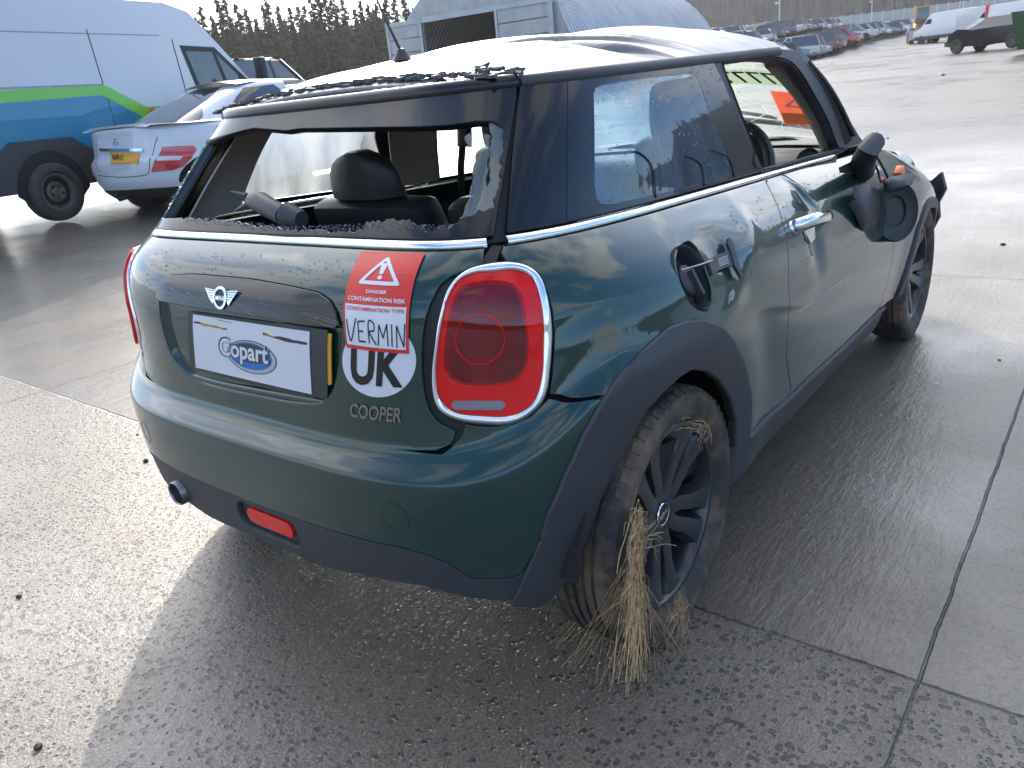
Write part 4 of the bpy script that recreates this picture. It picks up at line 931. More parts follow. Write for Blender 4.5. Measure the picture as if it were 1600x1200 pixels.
for s in (-1, 1):
    fs_ = empty('front_seat', (s*.36, 1.35, .4)); fs_.parent = CAR
    cushion('seat_back', (0, -.20, .38), (.48, .14, .62), SF, fs_, lean=16, bev=.05, taper=.86)
    cushion('headrest', (0, -.33, .76), (.25, .10, .19), SF, fs_, lean=12, bev=.045, taper=.85)
    cushion('seat_base', (0, .05, .02), (.48, .5, .16), SF, fs_)
dsh = MB(); dsh.grid([[(x, 1.50+.06*math.cos(x*3)+dy, z) for dy, z in ((-.02, .62), (-.05, .80), (.0, .90), (.07, .945), (.22, .955), (.45, .95))] for x in np.linspace(-.70, .70, 30)]); dash = dsh.build('dashboard', MATS['dash_plastic'], CAR)
bn = MB(); Mb = Matrix.Translation((.36, 1.47, .93)) @ Matrix.Rotation(R(75), 4, 'X'); bn.lathe([(.001, .0), (.10, .0), (.115, .01), (.12, .05), (.105, -.06)], 28, Mb); bn.build('instrument_binnacle', MATS['dash_plastic'], dash)
bn = MB(); bn.lathe([(.001, .0), (.036, .0), (.040, .008), (.044, .02), (.04, -.05)], 24, Matrix.Translation((.60, 1.56, .925)) @ Matrix.Rotation(R(70), 4, 'X')); bn.build('air_vent', MATS['dash_plastic'], dash)
sw = MB(); Ms = Matrix.Translation((.40, 1.20, .93)) @ Matrix.Rotation(R(65), 4, 'X')
sw.lathe([(.185+.016*math.cos(2*math.pi*k/10), .016*math.sin(2*math.pi*k/10)) for k in range(10)], 40, Ms, close=True)
sw.lathe([(.001, -.01), (.06, -.012), (.075, .0), (.07, .03), (.001, .03)], 20, Ms)
for a in (-10, 190, 270):
    p = Ms @ Vector((.06*math.cos(R(a)), .06*math.sin(R(a)), 0)); q = Ms @ Vector((.18*math.cos(R(a)), .18*math.sin(R(a)), 0)); sw.tube([p, q], .014, 8)
sw.build('steering_wheel', SLt, CAR)
# trims of the pillars, headlining, seat belts
def inner(name, S, lp, mt, off=-.045, par=CAR): return panel(name, S, lp, [], mt, par, off=off, gap=0, thick=.006, step=.05, estep=.02)
uq0, uq1 = go[0][0], gt[0][0]
for s in (-1, 1):
    bt = [(UP([(1141, 262)])[0][0]-.0, .02), (UP([(1090, 126)])[0][0], vt-.03), (UP([(1140, 91)])[0][0]-.0, vt-.012), (UP([(1186, 262)])[0][0]+.05, .02)]
    inner('centre_pillar_trim', UPP, [(s*u, v) for u, v in bt], BT)
    dp2 = UP([(806, 140), (790, 300)]); c2 = UP([(926, 150), (930, 310)])
    lp = [(dp2[0][0], vt-.005), (dp2[1][0], .03), (c2[1][0]-.01, .03), (c2[0][0]-.01, vt-.03), (c2[0][0], vt-.01)]
    inner('rear_pillar_trim', UPP, [(s*u, v) for u, v in lp], BT if s < 0 else SF)
    ptsA = [Vector(ws_pt(s*.97, t))+Vector((-s*.012, -.045, -.02)) for t in np.linspace(-.08, 1.0, 12)]
    pa = MB(); pa.tube(ptsA, .034, 10, flat=1.4); pa.build('windscreen_pillar_trim', BT, CAR)
    if s > 0: continue
    bl_ = MB(); bl_.tube([(s*.585, 1.02, 1.12), (s*.60, 1.0, 1.0), (s*.62, .98, .6)], .022, 6, flat=.25); bl_.tube([(s*.58, 1.03, 1.17), (s*.585, 1.02, 1.08)], .03, 8); bl_.build('seat_belt', SF, CAR)
hl_ = MB(); g2 = []
for y in np.linspace(YB+.03, 1.40, 30):
    t = np.linspace(-.96, .96, 30); x, yy, z = roof_pt(y-0*t, t); g2.append([(float(a), float(y), float(c)-.035) for a, c in zip(x, z)])
hl_.grid(g2); hl_.build('headlining', BT, CAR)
ti = MB(); ti.box((0, -.30, .70), (1.15, .10, .50)); ti.box((0, -.02, .62), (1.25, .5, .05)); ti.build('boot_lining', MATS['shell_dark'], CAR, smooth=False)
# loose wiper motor cover in the broken window
wm_ = MB(); a = Vector(UPP.at(*UP([(385, 330)])[0], .0)); b = Vector(UPP.at(*UP([(440, 352)])[0], .0))
wm_.tube([a+Vector((0, .02, .02)), a*.6+b*.4+Vector((0, .01, .03)), b+Vector((0, .01, .02))], [.018, .026, .022], 12)
wm_.tube([a+Vector((-.02, .02, .03)), a+Vector((-.05, .0, .045))], [.012, .004], 6); wm_.tube([a+Vector((-.02, .02, .01)), a+Vector((-.045, .0, .0))], [.010, .003], 6)
wm_.tube([b+Vector((0, .02, .02)), b+Vector((.05, .02, .01))], [.03, .02], 12); wm_.build('rear_wiper_motor', BP, CAR)
# ---- rain streaks reflected trim: rubber aerials (loose cords) hanging over quarter window
for (x0, y0, x1, y1) in ((988, 238, 1022, 310), (1068, 245, 1098, 292), (1106, 235, 1145, 278)):
    m0 = ((x0*.45+x1*.55)+8, y0*.7+y1*.3); pp = [UPP.at(*UPP.pix(*p), .0055) for p in ((x0, y0), (x0+8, y0+2), m0, (x1, y1))]
    MB().tube(spline(pp, False, 5), .0018, 6).build('loose_wire', MATS['gasket'], CAR)
# ---- broken mirror
c = Vector(LOW.at(*LOW.pix(1352, 262), .0)); mb = MB()
def PXD(px, py, base, out):     # point in front of the body where the photo shows it
    d = (AX*((px-800)/FPX)-AY*((py-600)/FPX)+AF).normalized(); t = (base+out-CAM.x)/d.x; return CAM+d*t
mb.tube([PXD(1350, 268, .76, .02), PXD(1349, 252, .78, .04), PXD(1356, 236, .80, .05), PXD(1366, 222, .80, .05)], [.036, .040, .036, .034], 12)
mb.add([PXD(1310, 262, .77, .0), PXD(1335, 250, .77, .02), PXD(1350, 262, .77, .03), PXD(1340, 273, .77, .02), PXD(1312, 270, .77, .0)], [(0, 1, 2, 3, 4)])
o = mb.build('mirror_stalk', BP, CAR)
mb = MB(); cen = PXD(1398, 330, .80, .07)
pts = []
for k in range(11):
    a = k/10; pts.append(cen+(Vector((.02, -.05, .06))*(a-.5)*1.9))
ax = Vector((.55, -.8, .15)).normalized(); Mx = Matrix.Translation(cen) @ ax.to_track_quat('Z', 'Y').to_matrix().to_4x4() @ Matrix.Diagonal((.80, 1.12, 1, 1))
mb.lathe([(.001, -.012), (.045, -.012), (.05, -.008), (.052, .0), (.085, .010), (.095, .018), (.10, .01), (.10, -.04), (.08, -.075), (.001, -.09)], 32, Mx)
mir_ = mb.build('mirror_housing', BP, CAR)
mb = MB(); mb.add([PXD(1378, 285, .80, .05), PXD(1418, 278, .80, .06), PXD(1414, 296, .80, .08), PXD(1384, 300, .80, .08)], [(0, 1, 2, 3)]); mb.build('mirror_bracket', BP, CAR).modifiers.new('s', 'SOLIDIFY').thickness = .03
jg = [(1337, 292), (1352, 286), (1372, 300), (1374, 330), (1366, 350), (1362, 372), (1348, 374), (1342, 352), (1332, 330), (1325, 318), (1336, 312), (1331, 306)]
mb = MB(); n = len(jg); mb.add([PXD(x, y, .80, .035+.01*math.sin(i*2)) for i, (x, y) in enumerate(jg)]+[PXD(1352, 328, .80, .05)], [(i, (i+1) % n, n) for i in range(n)]); mb.build('mirror_shell', BP, CAR, fix=False).modifiers.new('s', 'SOLIDIFY').thickness = .006
mb = MB(); mb.tube([PXD(1370, 245, .78, .05), PXD(1380, 262, .78, .05), PXD(1392, 288, .80, .05)], .004, 6); mb.tube([PXD(1364, 250, .78, .05), PXD(1372, 268, .78, .05), PXD(1376, 284, .80, .05)], .004, 6); mb.build('mirror_cable', MATS['gasket'], CAR)
mb = MB(); mb.box(PXD(1405, 270, .79, .045), (.03, .05, .035), Matrix.Rotation(.5, 3, 'X')); mb.build('indicator_repeater', MATS['orange_plastic'], CAR, bevel=.006)
# ---- wrecked front end
fb_ = MB(); r_ = random.Random(4)
fbp = [(.62, 3.05, .60), (.74, 3.02, .64), (.80, 3.00, .70), (.83, 2.98, .62), (.80, 3.0, .55), (.81, 3.0, .48), (.76, 3.02, .36), (.72, 3.02, .30), (.68, 3.06, .45)]
fb_.add([(x, y, z) for x, y, z in fbp], [tuple(range(9))]); o = fb_.build('torn_front_bumper', BP, CAR, smooth=False); o.modifiers.new('s', 'SOLIDIFY').thickness = .02
fb2 = MB(); fb2.grid([[(x, 3.22-.25*(abs(x)/.8)**3+.02*r_.random(), z) for z in (.20, .35, .5, .60, .66)] for x in np.linspace(-.7, .62, 20)]); fb2.build('front_panel', BP, CAR)
hlm = MB(); 
for s in (-1, 1): hlm.lathe([(.001, .03), (.07, .02), (.10, 0), (.10, -.08)], 24, Matrix.Translation((s*.56, 3.08, .70)) @ Matrix.Rotation(R(-80), 4, 'X'))
hlm.build('headlamp', MATS['lens_grey'], CAR)
# ---- wheels
def build_wheel(x, y, right=True):
    W = empty('wheel', (x, y, .308)); W.parent = CAR; W.rotation_euler = (0, 0, 0 if right else math.pi)
    MR = Matrix.Rotation(R(90), 4, 'Y')        # lathe axis -> +x outward
    tp = [(.222, .055), (.232, .072), (.250, .084), (.272, .088), (.290, .082), (.300, .072), (.3045, .058)]
    for g in (.036, .012, -.012, -.036): tp += [(.3075, g+.009), (.3075, g+.0045), (.300, g+.004), (.300, g-.004), (.3075, g-.0045)]
    tp += [(.3045, -.058), (.298, -.076), (.272, -.088), (.25, -.084), (.222, -.055)]
    ty = MB(); ty.lathe(tp, 96, MR); T = ty.build('tyre', MATS['tyre'], W, angle=50)
    for sx in (.072, -.072):     # shoulder sipes as raised blocks
        sp_ = MB()
        for k in range(56):
            a = 2*math.pi*k/56
            sp_.box((0, 0, 0), (.020, .019, .006)); Mz = Matrix.Rotation(a, 4, 'X') @ Matrix.Translation((sx, 0, .2985)) @ Matrix.Rotation(.55*(1 if sx > 0 else -1), 4, 'Y')
            for i in range(len(sp_.v)-8, len(sp_.v)): sp_.v[i] = tuple(Mz @ Vector(sp_.v[i]))
        sp_.build('shoulder_blocks', MATS['tyre'], T, smooth=False, fix=False)
    rm_ = MB(); rm_.lathe([(.200, -.08), (.200, .03), (.206, .052), (.212, .062), (.222, .064), (.227, .060), (.226, .05), (.222, -.08)], 72, MR); RM = rm_.build('rim', MATS['alloy_black'], W)
    s_ = MB()
    for k in range(10):
        a = 2*math.pi*(k+.5)/10+(.10 if k % 2 else -.10); a0 = 2*math.pi*(k+.5)/10+(.02 if k % 2 else -.02)
        ro = Matrix.Rotation(a, 4, 'X'); ri = Matrix.Rotation(a0, 4, 'X')
        def sec(Mr, r, wdt, x0, x1): return [Mr @ Vector((x0, -wdt*.5, r)), Mr @ Vector((x0, wdt*.5, r)), Mr @ Vector((x1, wdt*.32, r)), Mr @ Vector((x1+.003, 0, r)), Mr @ Vector((x1, -wdt*.32, r))]
        S_ = [sec(ri, .045, .056, .0, .036), sec(ri, .09, .058, .0, .040), sec(ro, .14, .060, .005, .044), sec(ro, .18, .072, .02, .050), sec(ro, .207, .098, .03, .056)]
        P_ = [p for sct_ in S_ for p in sct_]; F_ = []
        for i in range(4):
            for j in range(5): F_.append((i*5+j, i*5+(j+1) % 5, (i+1)*5+(j+1) % 5, (i+1)*5+j))
        s_.add(P_, F_)
    s_.lathe([(.001, .034), (.03, .034), (.034, .038), (.060, .036), (.068, .028), (.068, -.01)], 36, MR)
    s_.build('spokes', MATS['alloy_black'], RM, angle=40, fix=True)
    cpm = MB(); cpm.lathe([(.001, .041), (.024, .040), (.0285, .036)], 32, MR); cp = cpm.build('centre_cap', MATS['ink_black'], RM)
    rg_ = MB(); rg_.lathe([(.0255, .0405), (.0275, .0415), (.029, .039), (.0275, .037)], 32, MR, close=True); rg_.build('cap_ring', MATS['chrome'], RM)
    v, f = fit_text('MINI', -.016, .016, -.006, .006, bold=.01); mb = MB(); mb.add([(.0418, p[0], p[1]) for p in v], f); mb.build('cap_lettering', MATS['chrome'], RM, smooth=False, fix=False)
    nb = MB()
    for k in range(5):
        a = 2*math.pi*k/5+.3; nb.lathe([(.001, .030), (.008, .030), (.010, .024), (.013, .036), (.016, .036), (.017, .02)], 12, MR @ Matrix.Translation((.048*math.cos(a), .048*math.sin(a), 0)))
    nb.build('wheel_bolts', MATS['gasket'], RM)
    bd = MB(); bd.lathe([(.001, -.03), (.13, -.03), (.13, -.045), (.001, -.045)], 40, MR); bd.build('brake_disc', MATS['dull_metal'], W)
    return W
WX = .745
w1 = build_wheel(WX, 0); w2 = copy_tree(w1, CAR); w2.location = (WX, 2.495, .308); w2.rotation_euler = (R(40), 0, 0)
w3 = copy_tree(w1, CAR); w3.location = (-WX, 0, .308); w3.rotation_euler = (0, 0, math.pi); w4 = copy_tree(w3, CAR); w4.location = (-WX, 2.495, .308)
w1.rotation_euler = (R(28), 0, 0)

# ---- rain beads left on glass and paint
def beads(name, S, u0, u1, v0, v1, n, par, seed, off=.0045, s0=.0010, s1=.0026):
    r_ = random.Random(seed); mb = MB()
    for k in range(n):
        u = r_.uniform(u0, u1); v = r_.uniform(v0, v1); r = r_.uniform(s0, s1); P0 = Vector(S.at(u, v, off)); n_ = Vector(S.N(u, v)); t = n_.cross(Vector((0, 0, 1))).normalized(); b = n_.cross(t)
        ring = [P0+(t*math.cos(a)+b*math.sin(a)*1.15)*r for a in np.linspace(0, 2*math.pi, 8, endpoint=False)]; mid = [P0+(t*math.cos(a)+b*math.sin(a)*1.15)*r*.6+n_*r*.45 for a in np.linspace(0, 2*math.pi, 8, endpoint=False)]
        mb.add(ring+mid+[P0+n_*r*.6], [(i, (i+1) % 8, 8+(i+1) % 8, 8+i) for i in range(8)]+[(8+i, 8+(i+1) % 8, 16) for i in range(8)])
    o = mb.build(name, MATS['water'], par, fix=False); o['kind'] = 'stuff'
g0 = gr[0][0]; beads('rain_drops', UPP, g0-.10, gt[-1][0], .03, vt-.01, 420, CAR, 3)
beads('rain_drops', LOW, -.45, .55, LOW.vz(.86), LOW.vz(.97), 200, CAR, 4, off=.0002)
beads('rain_drops', LOW, uD-.5, uF, LOW.vz(.70), LOW.vz(.96), 420, CAR, 5, off=.0002)
# ================================================================== ground and yard
def hz(x, y):
    r = np.hypot(np.asarray(x)-.5, np.asarray(y)-.5)
    az = np.degrees(np.arctan2(-(np.asarray(x)-1.5), np.asarray(y)+1.4)); f = sstep(11, 19, az)*(1-sstep(60, 100, az))*sstep(64, 105, r)*(1-sstep(170, 255, r))
    return herm([0, 4, 8.5, 13, 44, 78, 130, 264, 330, 1400], [0, 0, .235, .365, 1.2, 2.0, 4.3, 11.2, 14, 60], r)+1.9*f
def gz(x, y): return float(hz(x, y))
rs_ = np.concatenate([[0], np.geomspace(.6, 1300, 90)]); th_ = np.linspace(0, 2*math.pi, 145)
gm = MB(); gm.grid([[(float(.5+r*math.cos(t)), float(.5+r*math.sin(t)), gz(.5+r*math.cos(t), .5+r*math.sin(t))) for t in th_] for r in rs_])
def ground_mat():
    m = bpy.data.materials.new('wet_concrete'); m.use_nodes = True; nt = m.node_tree; N = nt.nodes; L = nt.links; b = N['Principled BSDF']
    def node(t, **k):
        n = N.new(t)
        for a, v in k.items():
            if hasattr(n, a): setattr(n, a, v)
            else: n.inputs[a].default_value = v
        return n
    def mth(op, a, b_=None, c=None, clamp=False):
        n = N.new('ShaderNodeMath'); n.operation = op; n.use_clamp = clamp
        for i, x in enumerate((a, b_, c)):
            if x is None: continue
            if isinstance(x, (int, float)): n.inputs[i].default_value = x
            else: L.new(x, n.inputs[i])
        return n.outputs[0]
    def mrg(v, a, b_, c=0, d=1, sm=False):
        n = N.new('ShaderNodeMapRange'); n.inputs['From Min'].default_value = a; n.inputs['From Max'].default_value = b_; n.inputs['To Min'].default_value = c; n.inputs['To Max'].default_value = d
        if sm: n.interpolation_type = 'SMOOTHSTEP'
        L.new(v, n.inputs['Value']); return n.outputs[0]
    geo = node('ShaderNodeNewGeometry'); sx = node('ShaderNodeSeparateXYZ'); L.new(geo.outputs['Position'], sx.inputs[0]); X, Y = sx.outputs['X'], sx.outputs['Y']
    def noise(sc, det=5, ro=.6, st=(1, 1, 1), rot=0, dist=0):
        mp = node('ShaderNodeMapping'); mp.inputs['Scale'].default_value = st; mp.inputs['Rotation'].default_value = (0, 0, rot); L.new(geo.outputs['Position'], mp.inputs[0])
        n = N.new('ShaderNodeTexNoise'); n.inputs['Scale'].default_value = sc; n.inputs['Detail'].default_value = det; n.inputs['Roughness'].default_value = ro; n.inputs['Distortion'].default_value = dist; L.new(mp.outputs[0], n.inputs['Vector']); return n.outputs['Fac']
    wob = mth('MULTIPLY', mth('SUBTRACT', noise(3.0, 6, .7), .5), .022); wob2 = mth('MULTIPLY', mth('SUBTRACT', noise(3.7, 6, .7), .5), .03)
    def joint(c, org, per, wb, wd):
        a = mth('ADD', mth('SUBTRACT', c, org-per/2), wb); f = mth('SUBTRACT', mth('FRACT', mth('DIVIDE', a, per)), .5); return mth('MULTIPLY', mth('ABSOLUTE', f), per)
    jx = joint(X, 1.33, 4.3, wob, 0); jy = joint(Y, .09, 3.64, wob2, 0); jd = mth('MINIMUM', jx, jy)
    jl = mrg(jd, .0012, .005, 1, 0); jn = mrg(noise(2.2, 4), .36, .52, .15, 1); jl = mth('MULTIPLY', jl, jn); jw = mrg(jd, .0, .10, .5, 0, True)
    # zone: exposed aggregate on the near slabs, brushed concrete beyond
    zn = mrg(mth('ADD', Y, wob2), .085, .10, 1, 0)
    z2 = mrg(mth('ADD', mth('MULTIPLY', X, 1), wob), -2.6, -2.2, 1, 0)
    v1 = N.new('ShaderNodeTexVoronoi'); v1.inputs['Scale'].default_value = 60; L.new(geo.outputs['Position'], v1.inputs['Vector'])
    v2 = N.new('ShaderNodeTexVoronoi'); v2.inputs['Scale'].default_value = 190; L.new(geo.outputs['Position'], v2.inputs['Vector'])
    fine = noise(140, 4, .7); mid = noise(55, 4, .6, (1, .55, 1), .5); big = noise(.9, 5, .6); huge = noise(.16, 5, .6)
    brush = noise(26, 6, .65, (1, .16, 1), -.75); scr = noise(7, 8, .7, (1, .10, 1), -.9)
    sr = mrg(v1.outputs['Color'], .2, .9, .05, .52)      # stone radius differs from cell to cell
    stn = mrg(mth('SUBTRACT', v1.outputs['Distance'], sr), -.05, .06, 1, 0, True)
    hp = mth('ADD', mth('MULTIPLY', stn, -.75), mth('ADD', mth('MULTIPLY', mid, .75), mth('MULTIPLY', fine, .45)))
    hb = mth('ADD', mth('MULTIPLY', brush, .55), mth('ADD', mth('MULTIPLY', mid, .40), mth('ADD', mth('MULTIPLY', fine, .18), mth('MULTIPLY', scr, .5))))
    hmix = N.new('ShaderNodeMix'); L.new(zn, hmix.inputs['Factor']); L.new(hb, hmix.inputs['A']); L.new(hp, hmix.inputs['B'])
    h = mth('SUBTRACT', hmix.outputs[0], mth('MULTIPLY', jl, 2.5)); h = mth('ADD', h, mth('MULTIPLY', big, .8))
    bp = N.new('ShaderNodeBump'); bp.inputs['Distance'].default_value = .0085; bp.inputs['Strength'].default_value = .9; L.new(h, bp.inputs['Height']); L.new(bp.outputs[0], b.inputs['Normal'])
    # far away the relief is finer than a pixel: roughness takes over
    wet = mrg(mth('ADD', mth('MULTIPLY', big, .5), mth('MULTIPLY', huge, .5)), .38, .62, 0, 1, True)
    ro = mth('ADD', mrg(wet, 0, 1, .42, .24), mth('MULTIPLY', jl, .3)); ro = mth('ADD', ro, mth('MULTIPLY', mth('SUBTRACT', fine, .5), .25)); L.new(ro, b.inputs['Roughness'])
    cr = N.new('ShaderNodeValToRGB'); e = cr.color_ramp.elements; e[0].position = .3; e[0].color = (.076, .062, .045, 1); e[1].position = .72; e[1].color = (.195, .158, .112, 1)
    cn = mth('ADD', mth('MULTIPLY', mid, .35), mth('ADD', mth('MULTIPLY', fine, .35), mth('MULTIPLY', big, .3))); L.new(cn, cr.inputs['Fac'])
    st = N.new('ShaderNodeMix'); st.data_type = 'RGBA'; st.blend_type = 'MULTIPLY'; L.new(cr.outputs['Color'], st.inputs['A'])
    cell = mth('MULTIPLY', mth('MULTIPLY', mrg(v2.outputs['Color'], .1, .9, .75, 1.25), mrg(stn, 0, 1, 1.12, .30)), mrg(fine, .35, .65, .7, 1.3)); cx = N.new('ShaderNodeMix'); L.new(mrg(zn, 0, 1, .30, 1), cx.inputs['Factor']); cx.inputs['A'].default_value = 1; L.new(cell, cx.inputs['B'])
    L.new(cx.outputs[0], st.inputs['B']); st.inputs['Factor'].default_value = 1.0
    # long tyre-worn streaks over the far yard
    tr = noise(.5, 6, .7, (.05, 1, 1), -.12, .6); trm = mth('MULTIPLY', mrg(tr, .52, .68, 0, .75, True), mrg(mth('ABSOLUTE', Y), 5, 12, 0, 1)); 
    st2 = N.new('ShaderNodeMix'); st2.data_type = 'RGBA'; L.new(st.outputs['Result'], st2.inputs['A']); st2.inputs['B'].default_value = (.045, .038, .030, 1); L.new(mth('MAXIMUM', mth('MULTIPLY', trm, .85), mth('MAXIMUM', mth('MULTIPLY', jl, .95), mth('MULTIPLY', jw, .35))), st2.inputs['Factor'])
    L.new(st2.outputs['Result'], b.inputs['Base Color']); b.inputs['Specular IOR Level'].default_value = .62
    b.inputs['Coat Roughness'].default_value = .16; L.new(mrg(wet, .1, 1, .2, .8), b.inputs['Coat Weight']); bp2 = N.new('ShaderNodeBump'); bp2.inputs['Distance'].default_value = .0065; bp2.inputs['Strength'].default_value = .55; L.new(h, bp2.inputs['Height']); L.new(bp2.outputs[0], b.inputs['Coat Normal'])
    return m
gnd = gm.build('ground', ground_mat(), None, angle=80, fix=True); gnd['kind'] = 'structure'
# ------------------------------------------------------------------ far hill with forest
mat('forest_floor', (.035, .036, .026), .95, var=(.05, .3)); mat('forest_mass', (.050, .043, .030), .9, var=(.03, .35)); mat('hedge', (.03, .04, .02), .9, var=(.1, .3))
def azp(az, d): a = R(az); return CAM.x-math.sin(a)*d, CAM.y+math.cos(a)*d
hm_ = MB(); HG = []
for az in np.linspace(34.5, -200, 120):
    row = []
    top = 62 if az > -25 else 26
    for d, hh in ((282, 0), (300, 8), (340, top*.55), (400, top), (600, top*1.25)):
        x, y = azp(az, d); f = max(0, min(1, (34.5-az)/3.)) ; row.append((x, y, gz(x, y)-.3+hh*f))
    HG.append(row)
hm_.grid(HG); hl0 = hm_.build('hill', MATS['forest_floor'], None, angle=80); hl0['kind'] = 'structure'
fm = MB(); r_ = random.Random(31)
def cone(mb, x, y, z, r, h, n=5, tiers=2):
    for k in range(tiers):
        z0 = z+h*(.12+.75*k/tiers); rr0 = r*(1-k/tiers*.75); z1 = z0+h*(.55 if k < tiers-1 else .4); a0 = r_.uniform(0, 3)
        P = [(x+rr0*r_.uniform(.7, 1.2)*math.cos(a0+2*math.pi*i/n), y+rr0*r_.uniform(.7, 1.2)*math.sin(a0+2*math.pi*i/n), z0+r_.uniform(-.4, .4)) for i in range(n)]+[(x, y, min(z1, z+h))]
        mb.add(P, [(i, (i+1) % n, n) for i in range(n)])
for k in range(5200):
    az = r_.uniform(34, -4) if k < 4400 else r_.uniform(-4, -200); d = 284+116*r_.random(); f = (d-282)/118
    x, y = azp(az, d); top = 62 if az > -25 else 26; g = max(0, min(1, (34.5-az)/3.)); z = gz(x, y)+g*np.interp(d, [282, 300, 340, 400], [0, 8, top*.55, top])-1
    cone(fm, x, y, float(z), r_.uniform(1.3, 2.2), r_.uniform(9, 15))
for k in range(900):
    az = r_.uniform(70, 33); d = r_.uniform(104, 135); x, y = azp(az, d); cone(fm, x, y, gz(x, y)-.5, r_.uniform(1.0, 1.7), r_.uniform(5.5, 9.0), 6, 4)
ff = fm.build('far_forest', MATS['forest_mass'], None, smooth=False, fix=False); tag(ff, 'brown-green conifer forest massed on the hillside behind the yard fence', 'forest', kind='stuff')
# ------------------------------------------------------------------ conifers on the left
mat('bark', (.07, .055, .04), .9); mat('needles', (.034, .040, .018), .8, var=(1.2, .35))
translucify(MATS['needles'])
def make_tree(h, seed, lab):
    r_ = random.Random(seed); T = empty('conifer_tree', label=lab, cat='tree', group='conifers in the row behind the white vehicles')
    tm = MB(); tm.tube([(0, 0, 0), (r_.uniform(-.05, .05), 0, h*.5), (r_.uniform(-.1, .1), 0, h)], [.16, .10, .02], 7)
    cm = MB(); nb = int(h*11)
    for k in range(nb):
        t = .10+.90*(k/nb); z = h*t; a = r_.uniform(0, 6.28); L_ = (1.55*(1-t)**.75+.18)*r_.uniform(.55, 1.25)*h/10; dr_ = -r_.uniform(.05, .35)
        d = Vector((math.cos(a), math.sin(a), dr_)).normalized(); p0 = Vector((0, 0, z)); p1 = p0+d*L_
        if k % 3 == 0: tm.tube([p0, p1], [.025, .006], 4)
        for j in range(int(8+L_*17)):
            q = p0.lerp(p1, r_.uniform(.15, 1.05))+Vector((r_.uniform(-.10, .10), r_.uniform(-.10, .10), r_.uniform(-.16, .05))); s = r_.uniform(.09, .20)
            e1 = (d+Vector((r_.uniform(-.8, .8), r_.uniform(-.8, .8), r_.uniform(-.5, .2)))).normalized()*s*1.5; e2 = Vector((r_.uniform(-1, 1), r_.uniform(-1, 1), r_.uniform(-.6, .3))).normalized()*s*.6
            cm.add([q-e1-e2*.3, q-e1*.2+e2, q+e1, q-e2*.8], [(0, 1, 2, 3)])
    tm.build('trunk', MATS['bark'], T, fix=False); cm.build('crown', MATS['needles'], T, smooth=False, fix=False); return T
protos = [make_tree(hh, s, 'x') for hh, s in ((8.8, 1), (9.6, 2), (8.0, 3), (9.0, 4))]
used = set(); r_ = random.Random(77); spots = []
for k in range(34):
    az = 61-k*.53+r_.uniform(-.15, .15); spots.append((az, 92+r_.uniform(-4, 4)+(6 if k % 2 else 0)))
side = ['far left', 'left', 'middle', 'right', 'far right']
for i, (az, d) in enumerate(spots):
    k = r_.randrange(4); T = protos[k] if k not in used else copy_tree(protos[k]); used.add(k)
    x, y = azp(az, d); T.location = (x, y, gz(x, y)-.1); s = r_.uniform(.90, 1.12); T.scale = (s*1.1, s*1.1, s); T.rotation_euler.z = r_.uniform(0, 6)
    T['label'] = f"ragged dark conifer, tree {i+1} from the left in the row behind the van"
# ------------------------------------------------------------------ corrugated hut
def corr_mat():
    m = mat('corrugated_steel', (.36, .38, .40), .38, .55, var=(.7, .12), dirt=((.22, .19, .16), .8, .55, .35)); return m
corr_mat(); mat('door_sheet', (.42, .42, .41), .55, .2, var=(1.5, .15), dirt=((.25, .20, .16), 1.3, .55, .4)); mat('hut_inside', (.05, .05, .045), .9)
HX, HY, HR, HLn = -26.2, 32.4, 5.9, 24.0; h0 = gz(HX, HY)
HUT = empty('corrugated_hut', (HX, HY, h0), R(7), label='large arched corrugated steel hut with a half-open sliding door', cat='hut')
hm2 = MB(); n_a = 60
G_ = []
for i in range(0, int(HLn/.34)*4+1):
    y = i*.085; rb = .075*(1 if (i % 4) in (1, 2) else 0); G_.append([((HR+rb)*math.cos(R(a)), y, (HR+rb)*math.sin(R(a))*1.08) for a in np.linspace(-4, 184, n_a)])
hm2.grid(G_); bar = hm2.build('barrel_roof', MATS['corrugated_steel'], HUT, angle=20, fix=False)
bar.modifiers.new('s', 'SOLIDIFY').thickness = .05
# front wall with opening
HH = 4.2
arcp = [(HR*math.cos(R(a)), HR*math.sin(R(a))*1.08) for a in range(0, 181, 5)]
opn = [(-3.2, -.3), (1.5, -.3), (1.5, HH-.05), (-3.2, HH-.05)]
wl = MB(); v, f = poly_shape([(x, z-.3 if z < .1 else z) for x, z in arcp], [[(a, b+.35) for a, b in opn]] if False else []); 
up_ = [(x, z) for x, z in arcp if z > HH]; up_ = [(up_[0][0]+.25, HH)]+up_+[(up_[-1][0]-.25, HH)]
wl.prism(up_, -.02, .05, lambda p, q, d: (p, d, q)); wl.prism([(HR, -.3), (HR, .5), (HR*.82, HH), (1.5, HH), (1.5, -.3)], -.02, .05, lambda p, q, d: (p, d, q)); wl.prism([(-3.2, -.3), (-3.2, HH), (-HR*.82, HH), (-HR, .5), (-HR, -.3)], -.02, .05, lambda p, q, d: (p, d, q))
wl.build('front_wall', MATS['door_sheet'], HUT, smooth=False)
bk = MB(); bk.prism([(x*.99, z) for x, z in arcp], HLn-.3, HLn-.2, lambda p, q, d: (p, d, q)); bk.build('back_wall', MATS['corrugated_steel'], HUT, smooth=False)
